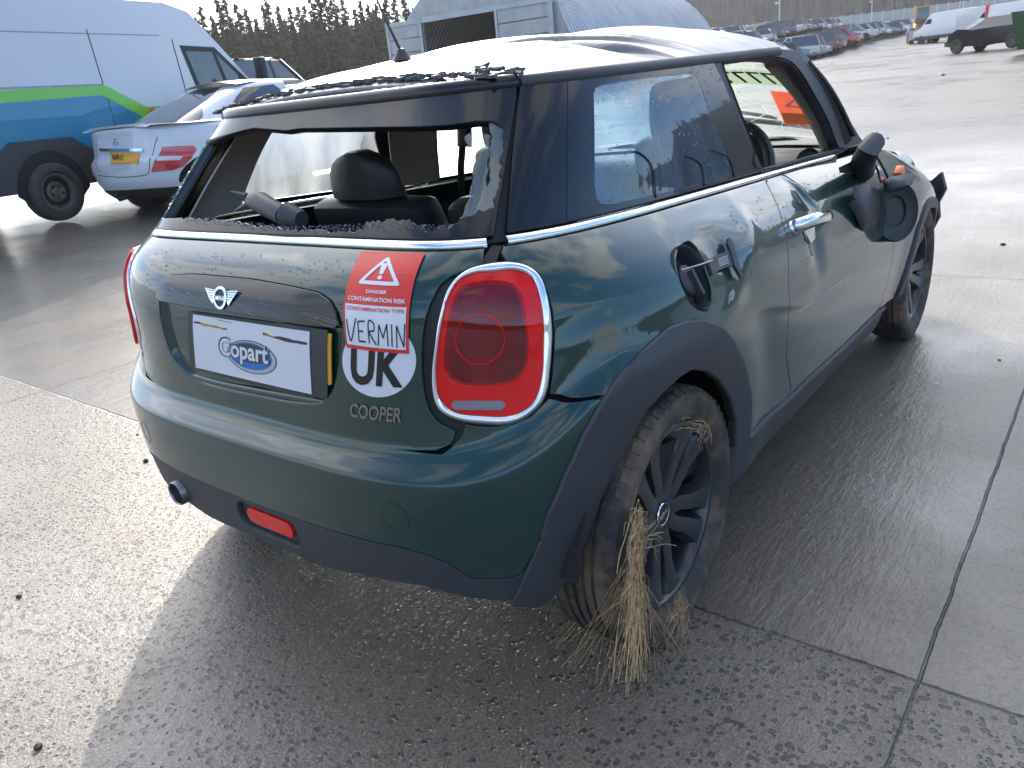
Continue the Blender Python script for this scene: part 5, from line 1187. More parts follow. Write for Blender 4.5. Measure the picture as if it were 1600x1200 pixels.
def door_panel(x0, x1):
    d = MB(); nrow = 6
    for k in range(nrow):
        z0 = .05+k*(HH)/nrow; d.box(((x0+x1)/2, -.22, z0+HH/nrow/2), (x1-x0-.16, .04, HH/nrow-.05))
    o = d.build('sliding_door', MATS['door_sheet'], HUT, smooth=False); e = MB()
    for x in (x0, x1): e.box((x, -.24, HH/2+.1), (.14, .08, HH+.35))
    e.box(((x0+x1)/2, -.24, HH+.1), (x1-x0, .10, .22)); e.build('door_frame', MATS['corrugated_steel'], o, smooth=False)
cpm_ = MB(); cpm_.box((4.6, -.25, 2.3), (.14, .14, 5.0)); cpm_.build('corner_post', MATS['corrugated_steel'], HUT, smooth=False)
door_panel(-5.5, -3.25); door_panel(1.45, 4.45)
dp_ = MB(); dp_.box((-.9, -.20, HH+.12), (4.7, .10, .28)); dp_.build('door_header', MATS['corrugated_steel'], HUT, smooth=False)
# ------------------------------------------------------------------ fence and lamp posts
mat('fence_sheet', (.30, .32, .33), .5, .3, var=(.3, .1)); mat('pole_paint', (.5, .5, .5), .5)
FEN = empty('boundary_fence', (0, 0, 0), label='long grey sheet fence along the far edge of the yard', cat='fence')
fa = np.linspace(30, -20, 86); fp_ = [azp(a, 258-.9*abs(a-12)) for a in fa]
for i in range(len(fa)-1):
    a, b = Vector((*fp_[i], gz(*fp_[i]))), Vector((*fp_[i+1], gz(*fp_[i+1]))); d = (b-a)
    pm = MB(); nn_ = Vector((-d.y, d.x, 0)).normalized()*.04; H_ = Vector((0, 0, 2.6)); lo = Vector((0, 0, .1))
    pm.add([a+lo+nn_, b+lo+nn_, b+H_+nn_, a+H_+nn_, a+lo-nn_, b+lo-nn_, b+H_-nn_, a+H_-nn_], [(0, 1, 2, 3), (7, 6, 5, 4), (0, 4, 5, 1), (3, 2, 6, 7)]); pm.build('fence_panel', MATS['fence_sheet'], FEN, smooth=False, fix=False)
po_ = MB(); p_ = Vector((*fp_[0], gz(*fp_[0]))); po_.box((0, 0, 1.4), (.22, .22, 2.9)); q0 = po_.build('fence_post', MATS['pole_paint'], FEN, smooth=False); q0.location = p_
for i in range(1, len(fa)):
    c = q0.copy(); COL.objects.link(c); c.parent = FEN; c.location = (*fp_[i], gz(*fp_[i]))
def lamp_post(px, py, d, h, lab):
    dr = (AX*((px-800)/FPX)-AY*((py-600)/FPX)+AF); k = d/math.hypot(dr.x, dr.y); x, y = CAM.x+dr.x*k, CAM.y+dr.y*k
    P = empty('camera_pole', (x, y, gz(x, y)), label=lab, cat='pole', group='poles along the boundary fence')
    m = MB(); m.tube([(0, 0, -.3), (0, 0, h)], [.11, .08], 10); m.build('pole', MATS['pole_paint'], P)
    m = MB(); m.box((0, 0, h+.15), (.5, .3, .3)); m.box((-.35, 0, h*.62), (.5, .25, .25)); m.build('camera_housing', MATS['pole_paint'], P, bevel=.03)
lamp_post(1217, 55, 118, 6.2, 'tall white camera pole beside the right end of the corrugated hut')
lamp_post(1361, 33, 205, 7.5, 'white camera pole rising above the middle of the far fence')
lamp_post(1505, 14, 225, 7.5, 'thin camera pole by the fence above the white vans')
# ================================================================== white saloon (rear right corner towards the camera)
mat('white_paint', (.62, .63, .65), .3, coat=.8, coat_r=.05, dirt=((.35, .32, .28), 6, .66, .25, .2, .7, .25)); mat('tint_glass', (.02, .024, .03), .05, coat=1)
mat('black_trim', (.02, .02, .021), .5); mat('red_lamp', (.50, .012, .016), .15, coat=1); mat('clear_lamp', (.6, .6, .62), .15, coat=1); mat('wheel_steel', (.20, .18, .15), .5, .6, dirt=((.14, .09, .05), 25, .5, .5)); mat('tyre_far', (.045, .043, .041), .8, dirt=((.12, .10, .08), 9, .5, .4))
SH = R(8.5); org = Vector((-8.48, 4.80, 0)); SZ = gz(org.x, org.y)-.015
SAL = empty('saloon_car', (org.x, org.y, SZ), SH, label='white four-door saloon with dark rear window parked beside the white van', cat='car')
SAL.scale = (1.07, 1.07, 1.07); SM = Matrix.Translation((org.x, org.y, SZ)) @ Matrix.Rotation(SH, 4, 'Z') @ Matrix.Diagonal((1.07, 1.07, 1.07, 1))
SB = Surf([(.20, -1.16, .78, 3.6), (.30, -1.28, .85, 3.6), (.42, -1.345, .880, 3.7), (.56, -1.36, .888, 3.8), (.64, -1.355, .888, 3.8), (.665, -1.325, .886, 3.8), (.70, -1.300, .882, 3.8), (.82, -1.275, .870, 3.9), (.92, -1.255, .845, 4.1), (.975, -1.25, .80, 4.4), (1.0, -1.22, .74, 4.6)], 'plain', M=SM); SB.bvh()
SG = Surf([(.97, -.86, .75, 5), (1.02, -.74, .71, 5), (1.15, -.40, .655, 5), (1.30, .02, .60, 5), (1.38, .30, .56, 5), (1.41, .50, .52, 5)], 'plain', M=SM); SG.bvh()
WP = MATS['white_paint']
uR_ = side_u(-.40)
def s_arch(yc, r, a0=0, a1=181, st=12):
    P_ = SB.P(np.linspace(0, 3.4, 400), np.full(400, SB.vz(.33))); us = np.linspace(0, 3.4, 400); k = np.argmin(np.abs(np.where(P_[:, 0] > .6, P_[:, 1], 99)-yc)); return [(float(us[k])+r*math.cos(R(a)), SB.vz(.33)+r*math.sin(R(a))) for a in range(a0, a1, st)]
wl2 = [s_arch(-.42, .36, -40, 221, 13), s_arch(2.34, .36, -40, 221, 13)]; wl2 += [flipu(w_) for w_ in wl2]
panel('body', SB, [(-3.3, .04), (3.3, .04), (3.3, SB.VM), (-3.3, SB.VM)], wl2, WP, SAL, step=.05, estep=.03, gap=0)
body_bottom = panel('rear_diffuser', SB, [(-.62, .03), (.62, .03), (.70, .12), (.62, .17), (.30, .20), (-.30, .20), (-.62, .17), (-.70, .12)], [], MATS['black_trim'], SAL, off=.006, thick=.03, step=.05)
dk = MB()      # boot lid, shoulders and bonnet
dk.grid([[(x*w_, y, z+.03*(1-x*x)) for x in np.linspace(-1, 1, 24)] for y, w_, z in ((-1.235, .56, .985), (-1.21, .62, 1.002), (-1.1, .70, 1.0), (-.9, .755, .99), (-.6, .785, .985), (.5, .785, .96), (1.5, .785, .94), (2.2, .76, .90), (2.9, .66, .80), (3.18, .55, .70))])
dk.build('boot_lid', WP, SAL, angle=60)
sp = MB(); sp.grid([[(x, -1.235+.35*abs(x)**3+dy, 1.02+dz-.03*x*x) for dy, dz in ((.05, -.01), (.0, .012), (-.012, .008), (-.005, -.012))] for x in np.linspace(-.52, .52, 24)]); sp.build('boot_spoiler', WP, SAL)
cab = panel('cabin', SG, [(-2.2, 0), (2.2, 0), (2.2, SG.VM), (-2.2, SG.VM)], [], WP, SAL, step=.05, gap=0, estep=.03)
SP_ = lambda pts, S=SB: [S.pix(*p) for p in pts]
rwp = SP_([(208, 197), (216, 190), (255, 158), (300, 143), (345, 146), (371, 147), (350, 165), (328, 186), (312, 197), (260, 198)], SG)
rw0 = [(u, v) for u, v in [(.56, .06), (.50, SG.vz(1.36)), (-.50, SG.vz(1.36)), (-.56, .06)]]
panel('rear_window', SG, spline([(.60, .05), (.53, SG.vz(1.20)), (.46, SG.vz(1.365)), (0, SG.vz(1.385)), (-.46, SG.vz(1.365)), (-.53, SG.vz(1.2)), (-.60, .05), (0, .04)], True, 4), [], MATS['tint_glass'], SAL, off=.004, step=.04)
for s in (1, -1):
    sw_ = [(s*u, v) for u, v in ((.80, .07), (.98, SG.vz(1.22)), (1.15, SG.vz(1.33)), (1.9, SG.vz(1.35)), (2.15, SG.vz(1.2)), (2.25, .06))]; panel('side_window', SG, sw_, [], MATS['tint_glass'], SAL, off=.004, step=.05)
rf = MB(); rf.grid([[(x*w_, y, z+.05*(1-x*x)) for x in np.linspace(-1, 1, 16)] for y, w_, z in ((.22, .50, 1.385), (.45, .52, 1.405), (.8, .53, 1.41), (1.3, .53, 1.40), (1.6, .51, 1.37), (1.75, .50, 1.33))]); rf.build('roof', WP, SAL)
fw = MB(); fw.grid([[(x*w_, y, z) for x in np.linspace(-1, 1, 10)] for y, w_, z in ((1.7, .52, 1.36), (2.3, .66, .97))]); fw.build('windscreen', MATS['tint_glass'], SAL)
lmp = SP_([(253, 229), (302, 227), (308, 233), (300, 247), (287, 260), (270, 266), (236, 269), (243, 248)])
tl_ = panel('tail_lamp', SB, lmp, [], MATS['red_lamp'], SAL, off=.008, step=.03); panel('tail_lamp', SB, flipu(lmp), [], MATS['red_lamp'], SAL, off=.008, step=.03)
Quad(SB, (247, 245), (286, 244), (281, 250), (245, 251)).put('reflector_strip', RECT, .010, MATS['clear_lamp'], tl_)
plq = Quad(SB, (172, 237), (218, 239), (217, 256), (173, 255)); npl = plq.put('number_plate', RECT, .012, MATS['plate_yellow'], SAL, .006)
plq.put('plate_lettering', fit_text('WF63', .06, .50, .2, .8, bold=.02), .0135, MATS['ink_black'], npl, .0004)
Quad(SB, (157, 232), (224, 232), (223, 237), (158, 236)).put('boot_chrome_strip', RECT, .020, MATS['chrome'], SAL, .012)
c_ = SB.pix(181, 222); on_surf('badge_ring', SB, poly_shape(mell(SB, c_, .042, 24), [mell(SB, c_, .036, 24)]), tuple(c_), 0, 1, .008, MATS['chrome'], SAL, .004)
on_surf('badge_star', SB, merge_shapes(*[stroke([(0, 0), (.038*math.cos(R(a)), .036*math.sin(R(a)))], .006) for a in (90, 210, 330)]), tuple(c_), 0, 1, .008, MATS['chrome'], SAL, .004)
for pts in ([(246, 214), (240, 235), (233, 266), (226, 274)], [(154, 274), (190, 277), (226, 274)], [(150, 215), (152, 245), (155, 268)]):
    ribbon('panel_gap', SB, spline(SP_(pts)), .008, .0015, MATS['gasket'], SAL)
ribbon('bumper_crease', SB, spline(SP_([(148, 292), (190, 296), (240, 299), (280, 296)])), .010, .003, WP, SAL)
tb = MB(); tb.tube([(.05, -1.25, .26), (.05, -1.42, .24), (.05, -1.46, .30)], .022, 8); tb.build('tow_bar', MATS['black_trim'], SAL)
sf = MB(); sf.add([(0, .30, 1.44), (0, .46, 1.45), (0, .34, 1.50), (.012, .38, 1.45), (-.012, .38, 1.45)], [(0, 3, 2), (3, 1, 2), (0, 2, 4), (4, 2, 1)]); sf.build('roof_fin', MATS['black_trim'], SAL, smooth=False)
def far_wheel(x, y, r, wd, par, rimc='wheel_steel', steel=False, name='wheel'):
    W = empty(name, (x, y, r)); W.parent = par; MR = Matrix.Rotation(R(90 if x > 0 else -90), 4, 'Y'); t = MB()
    t.lathe([(r*.62, wd*.30), (r*.70, wd*.48), (r*.85, wd*.5), (r*.97, wd*.42), (r, wd*.25), (r, -wd*.25), (r*.97, -wd*.42), (r*.7, -wd*.5)], 36, MR); t.build('tyre', MATS['tyre_far'], W)
    m = MB(); m.lathe([(.001, wd*.30), (r*.12, wd*.32), (r*.16, wd*.26), (r*.30, wd*.30), (r*.40, wd*.12), (r*.52, wd*.14), (r*.56, wd*.36), (r*.64, wd*.38)] if steel else [(.001, wd*.36), (r*.14, wd*.36), (r*.18, wd*.0), (r*.55, wd*.0), (r*.60, wd*.4), (r*.66, wd*.42)], 32, MR)
    o = m.build('rim', MATS[rimc], W)
    if steel:
        for k in range(12):
            a = 2*math.pi*k/12; h_ = MB(); h_.lathe([(.001, 0), (r*.05, 0), (r*.055, -.01)], 8, MR @ Matrix.Translation((r*.46*math.cos(a), r*.46*math.sin(a), wd*.15))); h_.build('vent_hole', MATS['black_trim'], o) if k < 12 else None
        for k in range(5):
            a = 2*math.pi*k/5; h_ = MB(); h_.lathe([(.001, .012), (r*.045, .01), (r*.05, -.01)], 8, MR @ Matrix.Translation((r*.22*math.cos(a), r*.22*math.sin(a), wd*.29))); h_.build('wheel_nut', MATS['black_trim'], o)
    else:
        s_ = MB()
        for k in range(10):
            a = 2*math.pi*k/10; s_.box((0, 0, 0), (.03, r*.07, r*.48)); Mz = MR @ Matrix.Rotation(a, 4, 'Z') @ Matrix.Translation((r*.38, 0, wd*.33)) @ Matrix.Rotation(R(90), 4, 'Y')
            for i in range(len(s_.v)-8, len(s_.v)): s_.v[i] = tuple(Mz @ Vector(s_.v[i]))
        s_.build('spokes', MATS[rimc], o, smooth=False)
    return W
for x in (.78, -.78):
    for y in (-.42, 2.34): far_wheel(x, y, .325, .22, SAL, 'dull_metal')
sh_ = MB(); sh_.box((0, 1.0, .5), (1.2, 4.0, .5)); sh_.build('underbody', MATS['shell_dark'], SAL, smooth=False)
# ================================================================== white panel van with blue and green side
mat('livery_blue', (.010, .20, .34), .35, coat=.6, dirt=((.25, .24, .22), 3, .6, .3)); mat('livery_green', (.17, .52, .03), .35, coat=.6); mat('van_white', (.60, .61, .63), .35, coat=.6, dirt=((.4, .38, .35), 2, .66, .25)); mat('van_cladding', (.045, .047, .05), .6, var=(3, .2))
glassmat('van_glass', (.55, .65, .68), .25, (.35, .40, .42), refl=.12)
VH = R(12); vw = CAM+(AX*((85-800)/FPX)-AY*((300-600)/FPX)+AF)*9.9; hv = Vector((-math.sin(VH), math.cos(VH), 0)); rv_ = Vector((math.cos(VH), math.sin(VH), 0))
vo = vw-rv_*.98; VZ = vw.z-.36
VAN = empty('panel_van', (vo.x, vo.y, VZ), VH, label='high-roof white panel van with blue and green stripes along its lower side', cat='van')
VW = 1.0
prof = [(-1.30, .42), (-1.33, 2.55), (-1.22, 2.66), (-.9, 2.70), (2.55, 2.70), (2.95, 2.60), (3.35, 2.20), (4.10, 1.42), (4.75, 1.16), (4.98, .95), (5.0, .42)]
def vside(z):   # body side leans in above the waist
    return VW-.0*z-.10*max(0, (z-1.25))/1.45-.03*max(0, (z-2.5))/.2
vb = MB(); NP = 9
rows_ = []
for (y, z) in prof:
    hw = vside(z)-(.10 if y > 4.5 else 0); rows_.append([(hw*s, y, z) for s in np.linspace(-1, 1, NP)])
vb.grid(rows_)
for s in (-1, 1):
    v_, f_2 = poly_shape(prof[::-1], step=.22); vb.add([(s*(vside(z)-(.10 if y > 4.5 else 0)), y, z) for y, z in v_], f_2)
vbody = vb.build('body', MATS['van_white'], VAN, angle=40)
def vpanel(name, pts, mt, off=.012, par=None, s=1, thick=.02, step=None):
    v, f = poly_shape(pts, step=step); mb = MB(); k = len(v)
    P_ = [((vside(z)+off)*s, y, z) for y, z in v]+[((vside(z)+off-thick)*s, y, z) for y, z in v]
    cnt = {(g[i], g[(i+1) % 3]) for g in f for i in range(3)}
    F_ = list(f)+[(b, a, a+k, b+k) for a, b in cnt if (b, a) not in cnt]; mb.add(P_, F_); return mb.build(name, mt, par or VAN, smooth=False, fix=False)
def warch(yc, r=.46, z0=.36, n=10): return [(yc+r*math.cos(R(180-180*i/n)), z0+r*math.sin(R(180*i/n))) for i in range(n+1)]
vpanel('blue_panel', [(-1.30, .80), (4.4, .80), (4.4, 1.16), (1.65, 1.16), (1.05, 1.48), (-1.30, 1.42)], MATS['livery_blue'], .003, vbody, thick=.005, step=.3)
vpanel('green_band', [(-1.30, 1.425), (1.05, 1.485), (1.62, 1.165), (4.3, 1.165), (4.3, 1.28), (1.72, 1.30), (1.12, 1.62), (-1.30, 1.56)], MATS['livery_green'], .005, vbody, thick=.005, step=.3)
ca = MB()
vpanel('side_cladding', [(-1.30, .40), (-.49, .40)]+[(y, z) for y, z in warch(0, .49, .38) if z > .40]+[(.49, .40), (3.15, .40)]+[(y, z) for y, z in warch(3.66, .48, .38) if z > .40]+[(4.3, .40), (4.6, .80), (4.2, .82), (4.0, .98), (3.3, .98), (2.9, .80), (.70, .80), (.42, 1.00), (-.42, 1.00), (-.70, .80), (-1.30, .80)], MATS['van_cladding'], .02, vbody, step=.4)
vpanel('wheel_arch_liner', warch(0, .50, .37)+[(.3, .2), (-.3, .2)], MATS['shell_dark'], .021, vbody, thick=.01); vpanel('wheel_arch_liner', warch(3.66, .49, .37)+[(3.9, .2), (3.4, .2)], MATS['shell_dark'], .021, vbody, thick=.01)
wf = vpanel('cab_window_frame', [(2.62, 2.12), (3.30, 2.10), (4.02, 1.47), (3.9, 1.42), (2.75, 1.42)], MATS['black_trim'], .006, vbody)
vpanel('cab_window', [(2.70, 2.04), (3.22, 2.03), (3.34, 1.47), (2.82, 1.47)], MATS['van_glass'], .010, wf, thick=.004); vpanel('cab_window', [(3.30, 2.0), (3.90, 1.48), (3.42, 1.47)], MATS['van_glass'], .010, wf, thick=.004)
vpanel('door_seam', [(2.50, 2.2), (2.515, 2.2), (2.515, .85), (2.50, .85)], MATS['gasket'], .004, vbody, step=.12); vpanel('roof_seam', [(-1.3, 2.24), (2.3, 2.24), (2.3, 2.255), (-1.3, 2.255)], MATS['dull_metal'], .002, vbody)
vpanel('door_seam', [(1.12, 2.3), (1.132, 2.3), (1.132, .85), (1.12, .85)], MATS['gasket'], .004, vbody, thick=.012, step=.12); vpanel('door_rail', [(-1.0, 1.60), (1.1, 1.60), (1.1, 1.625), (-1.0, 1.625)], MATS['dull_metal'], .006, vbody, thick=.02, step=.2); vpanel('door_handle', [(2.60, 1.30), (2.82, 1.30), (2.82, 1.345), (2.60, 1.345)], MATS['black_trim'], .03, vbody, thick=.04)
t_ = fit_text('www.', 0, .42, 0, .085, bold=.01); mb = MB(); mb.add([(vside(1.2)+.008, 1.86+a, 1.195+b) for a, b in t_[0]], t_[1]); mb.build('side_lettering', MATS['sticker_white'], vbody, smooth=False, fix=False)
mb = MB(); mb.add([(vside(1.2)+.0075, 1.78+.05*math.cos(a), 1.235+.05*math.sin(a)) for a in np.linspace(0, 6.1, 16)], [tuple(range(16))]); mb.build('orange_dot', MATS['orange_plastic'], vbody, smooth=False, fix=False)
ws_ = MB(); ws_.add([(-.80, 3.40, 2.16), (.80, 3.40, 2.16), (.86, 4.06, 1.48), (-.86, 4.06, 1.48)], [(0, 1, 2, 3)]); w__ = ws_.build('windscreen', MATS['tint_glass'], VAN, smooth=False); w__.location = (0, .02, .03)
mr_ = MB(); mr_.tube([(.95, 3.95, 1.45), (1.12, 4.0, 1.55)], .03, 6); mr_.box((1.17, 4.0, 1.72), (.16, .12, .42)); mr_.build('wing_mirror', MATS['black_trim'], VAN, bevel=.02)
sw2 = MB(); sw2.lathe([(.19+.015*math.cos(a), .015*math.sin(a)) for a in np.linspace(0, 5.5, 8)], 20, Matrix.Translation((.42, 3.35, 1.50)) @ Matrix.Rotation(R(50), 4, 'X'), close=True); sw2.build('steering_wheel', MATS['black_trim'], VAN)
for x in (.975, -.975):
    for y in (0, 3.66): far_wheel(x, y, .36, .24, VAN, steel=True)
# ================================================================== vehicles beyond the van
def place(px, py, d):
    dr = (AX*((px-800)/FPX)-AY*((py-600)/FPX)+AF); k = d/math.hypot(dr.x, dr.y); x, y = CAM.x+dr.x*k, CAM.y+dr.y*k; return Vector((x, y, gz(x, y)))
mat('car_paint', (.5, .5, .5), .28, .1, coat=1, coat_r=.05, objcol=True); mat('far_glass', (.03, .036, .045), .06, coat=1)
def make_car(kind):
    T = empty('parked_car'); L_, W_, H_ = {'hatch': (4.0, 1.74, 1.46), 'saloon': (4.5, 1.8, 1.44), 'suv': (4.5, 1.86, 1.70)}[kind]
    hl = L_/2; zb = .95 if kind == 'suv' else .86; bz = .26
    def sec(y, hw, z0, z1): return [(-hw*.9, y, z0), (-hw, y, z0+.15), (-hw, y, (z0+z1)/2), (-hw*.94, y, z1), (-hw*.4, y, z1+.03), (hw*.4, y, z1+.03), (hw*.94, y, z1), (hw, y, (z0+z1)/2), (hw, y, z0+.15), (hw*.9, y, z0)]
    hw = W_/2; b = MB(); S_ = [sec(-hl, hw*.82, .38, zb-.12), sec(-hl+.12, hw*.94, bz, zb), sec(-hl*.4, hw, bz-.02, zb+.02), sec(hl*.3, hw, bz-.02, zb), sec(hl*.72, hw*.95, bz, zb-.08), sec(hl-.12, hw*.86, bz, zb-.22), sec(hl, hw*.75, .36, zb-.34)]
    b.grid(S_); n = 10; b.f.append(tuple(range(n))); b.m.append(0); b.f.append(tuple(range(len(b.v)-n, len(b.v)))); b.m.append(0)
    body = b.build('body', MATS['car_paint'], T, angle=30)
    r0 = {'hatch': (-hl+.06, -hl+.55), 'saloon': (-hl+.55, -hl+1.15), 'suv': (-hl+.03, -hl+.35)}[kind]; f1 = (hl*.52, hl*.12)
    def cs(y, hw_, z): return [(-hw_, y, z), (hw_, y, z)]
    g = MB(); A_ = [(-hw*.90, r0[0], zb), (hw*.90, r0[0], zb), (hw*.90, f1[0], zb-.02), (-hw*.90, f1[0], zb-.02)]; B_ = [(-hw*.70, r0[1], H_-.05), (hw*.70, r0[1], H_-.05), (hw*.70, f1[1], H_-.05), (-hw*.70, f1[1], H_-.05)]
    g.add(A_+B_, [(0, 1, 5, 4), (1, 2, 6, 5), (2, 3, 7, 6), (3, 0, 4, 7)]); g.build('windows', MATS['far_glass'], T, smooth=False)
    r = MB(); r.grid([[(x*hw*.72, y, z+.03*(1-x*x)) for x in (-1, -.5, 0, .5, 1)] for y, z in ((r0[1]-.06, H_-.07), (r0[1]+.1, H_-.03), (0, H_), (f1[1]-.1, H_-.03), (f1[1]+.05, H_-.06))])
    for s in (-1, 1):
        for (ya, yb_) in ((r0[0]+.02, r0[1]+.02), (f1[0], f1[1])): r.tube([(s*hw*.905, ya, zb), (s*hw*.71, yb_, H_-.05)], .035, 5)
        r.tube([(s*hw*.905, 0, zb), (s*hw*.71, -.05, H_-.05)], .035, 5)
    r.build('roof', MATS['car_paint'], T, angle=50)
    for s in (-1, 1):
        m = MB(); m.box((s*hw*.72, -hl+.05, zb-.20), (.28, .12, .20)); m.build('tail_light', MATS['red_lamp'], T, bevel=.02); m = MB(); m.box((s*hw*.64, hl-.10, zb-.34), (.34, .14, .14)); m.build('headlight', MATS['clear_lamp'], T, bevel=.02)
        for y in (-hl*.60, hl*.62):
            m = MB(); R_ = .31 if kind != 'suv' else .36; MR = Matrix.Translation((s*hw*.90, y, R_)) @ Matrix.Rotation(R(90*s), 4, 'Y'); m.cm = 0; m.lathe([(.001, .10), (R_*.6, .08), (R_*.66, .11), (R_*.95, .11), (R_, .06), (R_, -.1)], 16, MR); m.build('wheel', MATS['tyre_far'], T)
    return T
PC = {k: make_car(k) for k in ('hatch', 'saloon', 'suv')}; pused = set()
COLS = {'silver': (.45, .46, .47), 'white': (.70, .71, .72), 'black': (.02, .02, .022), 'grey': (.16, .165, .17), 'red': (.42, .02, .02), 'blue': (.03, .10, .35), 'dark blue': (.02, .035, .10), 'dark red': (.16, .015, .02)}
NM = {'hatch': 'hatchback', 'saloon': 'saloon', 'suv': 'estate'}
def park(kind, colr, p, rz, lab, grp):
    T = PC[kind] if kind not in pused else copy_tree(PC[kind]); pused.add(kind); T.location = p; T.rotation_euler.z = rz; tag(T, lab, 'car', grp)
    for o in T.children: o.color = (*COLS[colr], 1)
    return T
r_ = random.Random(9)
ord_ = lambda n: str(n)+('th' if 10 < n % 100 < 14 else {1: 'st', 2: 'nd', 3: 'rd'}.get(n % 10, 'th'))
rown = ['front', 'second', 'third', 'fourth', 'fifth', 'sixth']
front = [('hatch', 'grey'), ('suv', 'silver'), ('suv', 'silver'), ('suv', 'dark red'), ('hatch', 'grey'), ('hatch', 'blue'), ('saloon', 'red'), ('hatch', 'red'), ('hatch', 'dark blue')]
P1 = np.array(azp(19.2, 66)); P2 = np.array(azp(12.6, 128)); dirn = (P2-P1)/np.linalg.norm(P2-P1); per = np.array([-dirn[1], dirn[0]]); ang = math.atan2(dirn[1], dirn[0]); Ln = np.linalg.norm(P2-P1)
for j in range(6):
    n = int(Ln/2.9)+j*1
    for i in range(n):
        q = P1+dirn*(i*2.9+r_.uniform(-.2, .2)+j*3.2)+per*(j*9.5+r_.uniform(-.3, .3))
        kind, colr = front[i] if j == 0 and i < len(front) else (r_.choice(['hatch', 'hatch', 'saloon', 'suv']), r_.choice(['silver', 'white', 'silver', 'grey', 'white', 'white', 'red', 'silver', 'dark blue', 'black', 'silver', 'white']))
        rz = ang+(math.pi if r_.random() < .3 else 0)+r_.uniform(-.03, .03)
        park(kind, colr, (q[0], q[1], gz(*q)), rz, f"{colr} {NM[kind]}, {ord_(i+1)} from the near end of the {rown[j]} row in the yard", 'cars parked in rows across the yard')
Q1 = np.array(azp(8.2, 92)); Q2 = np.array(azp(1.5, 112)); dq = (Q2-Q1)/np.linalg.norm(Q2-Q1); pq = np.array([-dq[1], dq[0]])
for j, y0 in enumerate((38, 52)):
    for i in range(8):
        q = Q1+dq*(i*3.0-4)+pq*y0*-1*(-1); colr = r_.choice(['silver', 'blue', 'red', 'grey', 'white', 'black', 'silver']); kind = r_.choice(['hatch', 'saloon', 'suv'])
        park(kind, colr, (q[0], q[1], gz(*q)), math.atan2(dq[1], dq[0]), f"{colr} {NM[kind]}, {ord_(i+1)} from left in {'nearer' if j == 0 else 'farther'} row behind the white vans", 'cars parked behind the vans')
p = place(468, 123, 19.0); s_c = park('saloon', 'silver', (p.x, p.y, p.z), R(30), 'silver saloon with only its roof showing behind the white saloon', None)
# far vans
def make_far_van():
    T = empty('delivery_van'); b = MB(); pr = [(-2.7, .4), (-2.75, 2.35), (-2.6, 2.45), (1.0, 2.45), (1.35, 2.2), (2.0, 1.35), (2.75, 1.05), (2.85, .4)]
    b.prism(pr, -.98, .98, lambda y, z, d: (d*(1-.08*max(0, z-1.2)), y, z)); b.build('body', MATS['van_white'], T, bevel=.05, angle=35)
    for s in (-1, 1):
        w_ = MB(); w_.prism([(1.0, 2.0), (1.35, 1.98), (1.9, 1.4), (1.0, 1.4)], s*.93, s*.95, lambda y, z, d: (d, y, z)); w_.build('cab_window', MATS['far_glass'], T, smooth=False)
        for y in (-1.7, 1.9):
            m = MB(); MR = Matrix.Translation((s*.86, y, .36)) @ Matrix.Rotation(R(90*s), 4, 'Y'); m.lathe([(.001, .12), (.22, .10), (.24, .13), (.34, .13), (.36, .08), (.36, -.1)], 18, MR); m.build('wheel', MATS['tyre_far'], T)
        c = MB(); c.box((s*.985, 0, .5), (.03, 5.2, .25)); c.build('side_cladding', MATS['van_cladding'], T, smooth=False)
    w_ = MB(); w_.add([(-.85, 1.45, 2.16), (.85, 1.45, 2.16), (.9, 2.04, 1.42), (-.9, 2.04, 1.42)], [(0, 1, 2, 3)]); q = w_.build('windscreen', MATS['far_glass'], T, smooth=False); q.location = (0, .0, .04)
    return T
fv = make_far_van(); G_V = 'white vans parked at the right of the yard'
vs = [(1480, 63, 84, 62, 'nearest white van with dark window, beside the yellow loader'), (1572, 44, 78, 60, 'white van behind the black crashed car, left of the two there'), (1600, 36, 80, 60, 'rightmost white van behind the black crashed car'), (1530, 36, 96, 62, 'white van parked behind the red-ended lorry body')]
for i, (px, py, d, a, lab) in enumerate(vs):
    T = fv if i == 0 else copy_tree(fv); p = place(px, py, d); T.location = p; T.rotation_euler.z = R(a); tag(T, lab, 'van', G_V)
LB = empty('box_body_lorry', place(1517, 56, 80), R(60), label='white lorry box body with a bright red rear end beside the white vans', cat='lorry')
m = MB(); m.box((0, -.6, 1.6), (2.1, 2.6, 1.6)); m.build('box_body', MATS['van_white'], LB, bevel=.03); mat('red_panel', (.6, .02, .03), .5); m = MB(); m.box((0, -2.02, 1.6), (2.14, .22, 1.7)); m.build('red_end', MATS['red_panel'], LB, bevel=.02)
m = MB(); m.box((0, -1.0, .75), (.9, 3.0, .25)); m.build('chassis', MATS['black_trim'], LB, smooth=False)
for s in (-1, 1): far_wheel(s*.9, -1.6, .38, .25, LB)
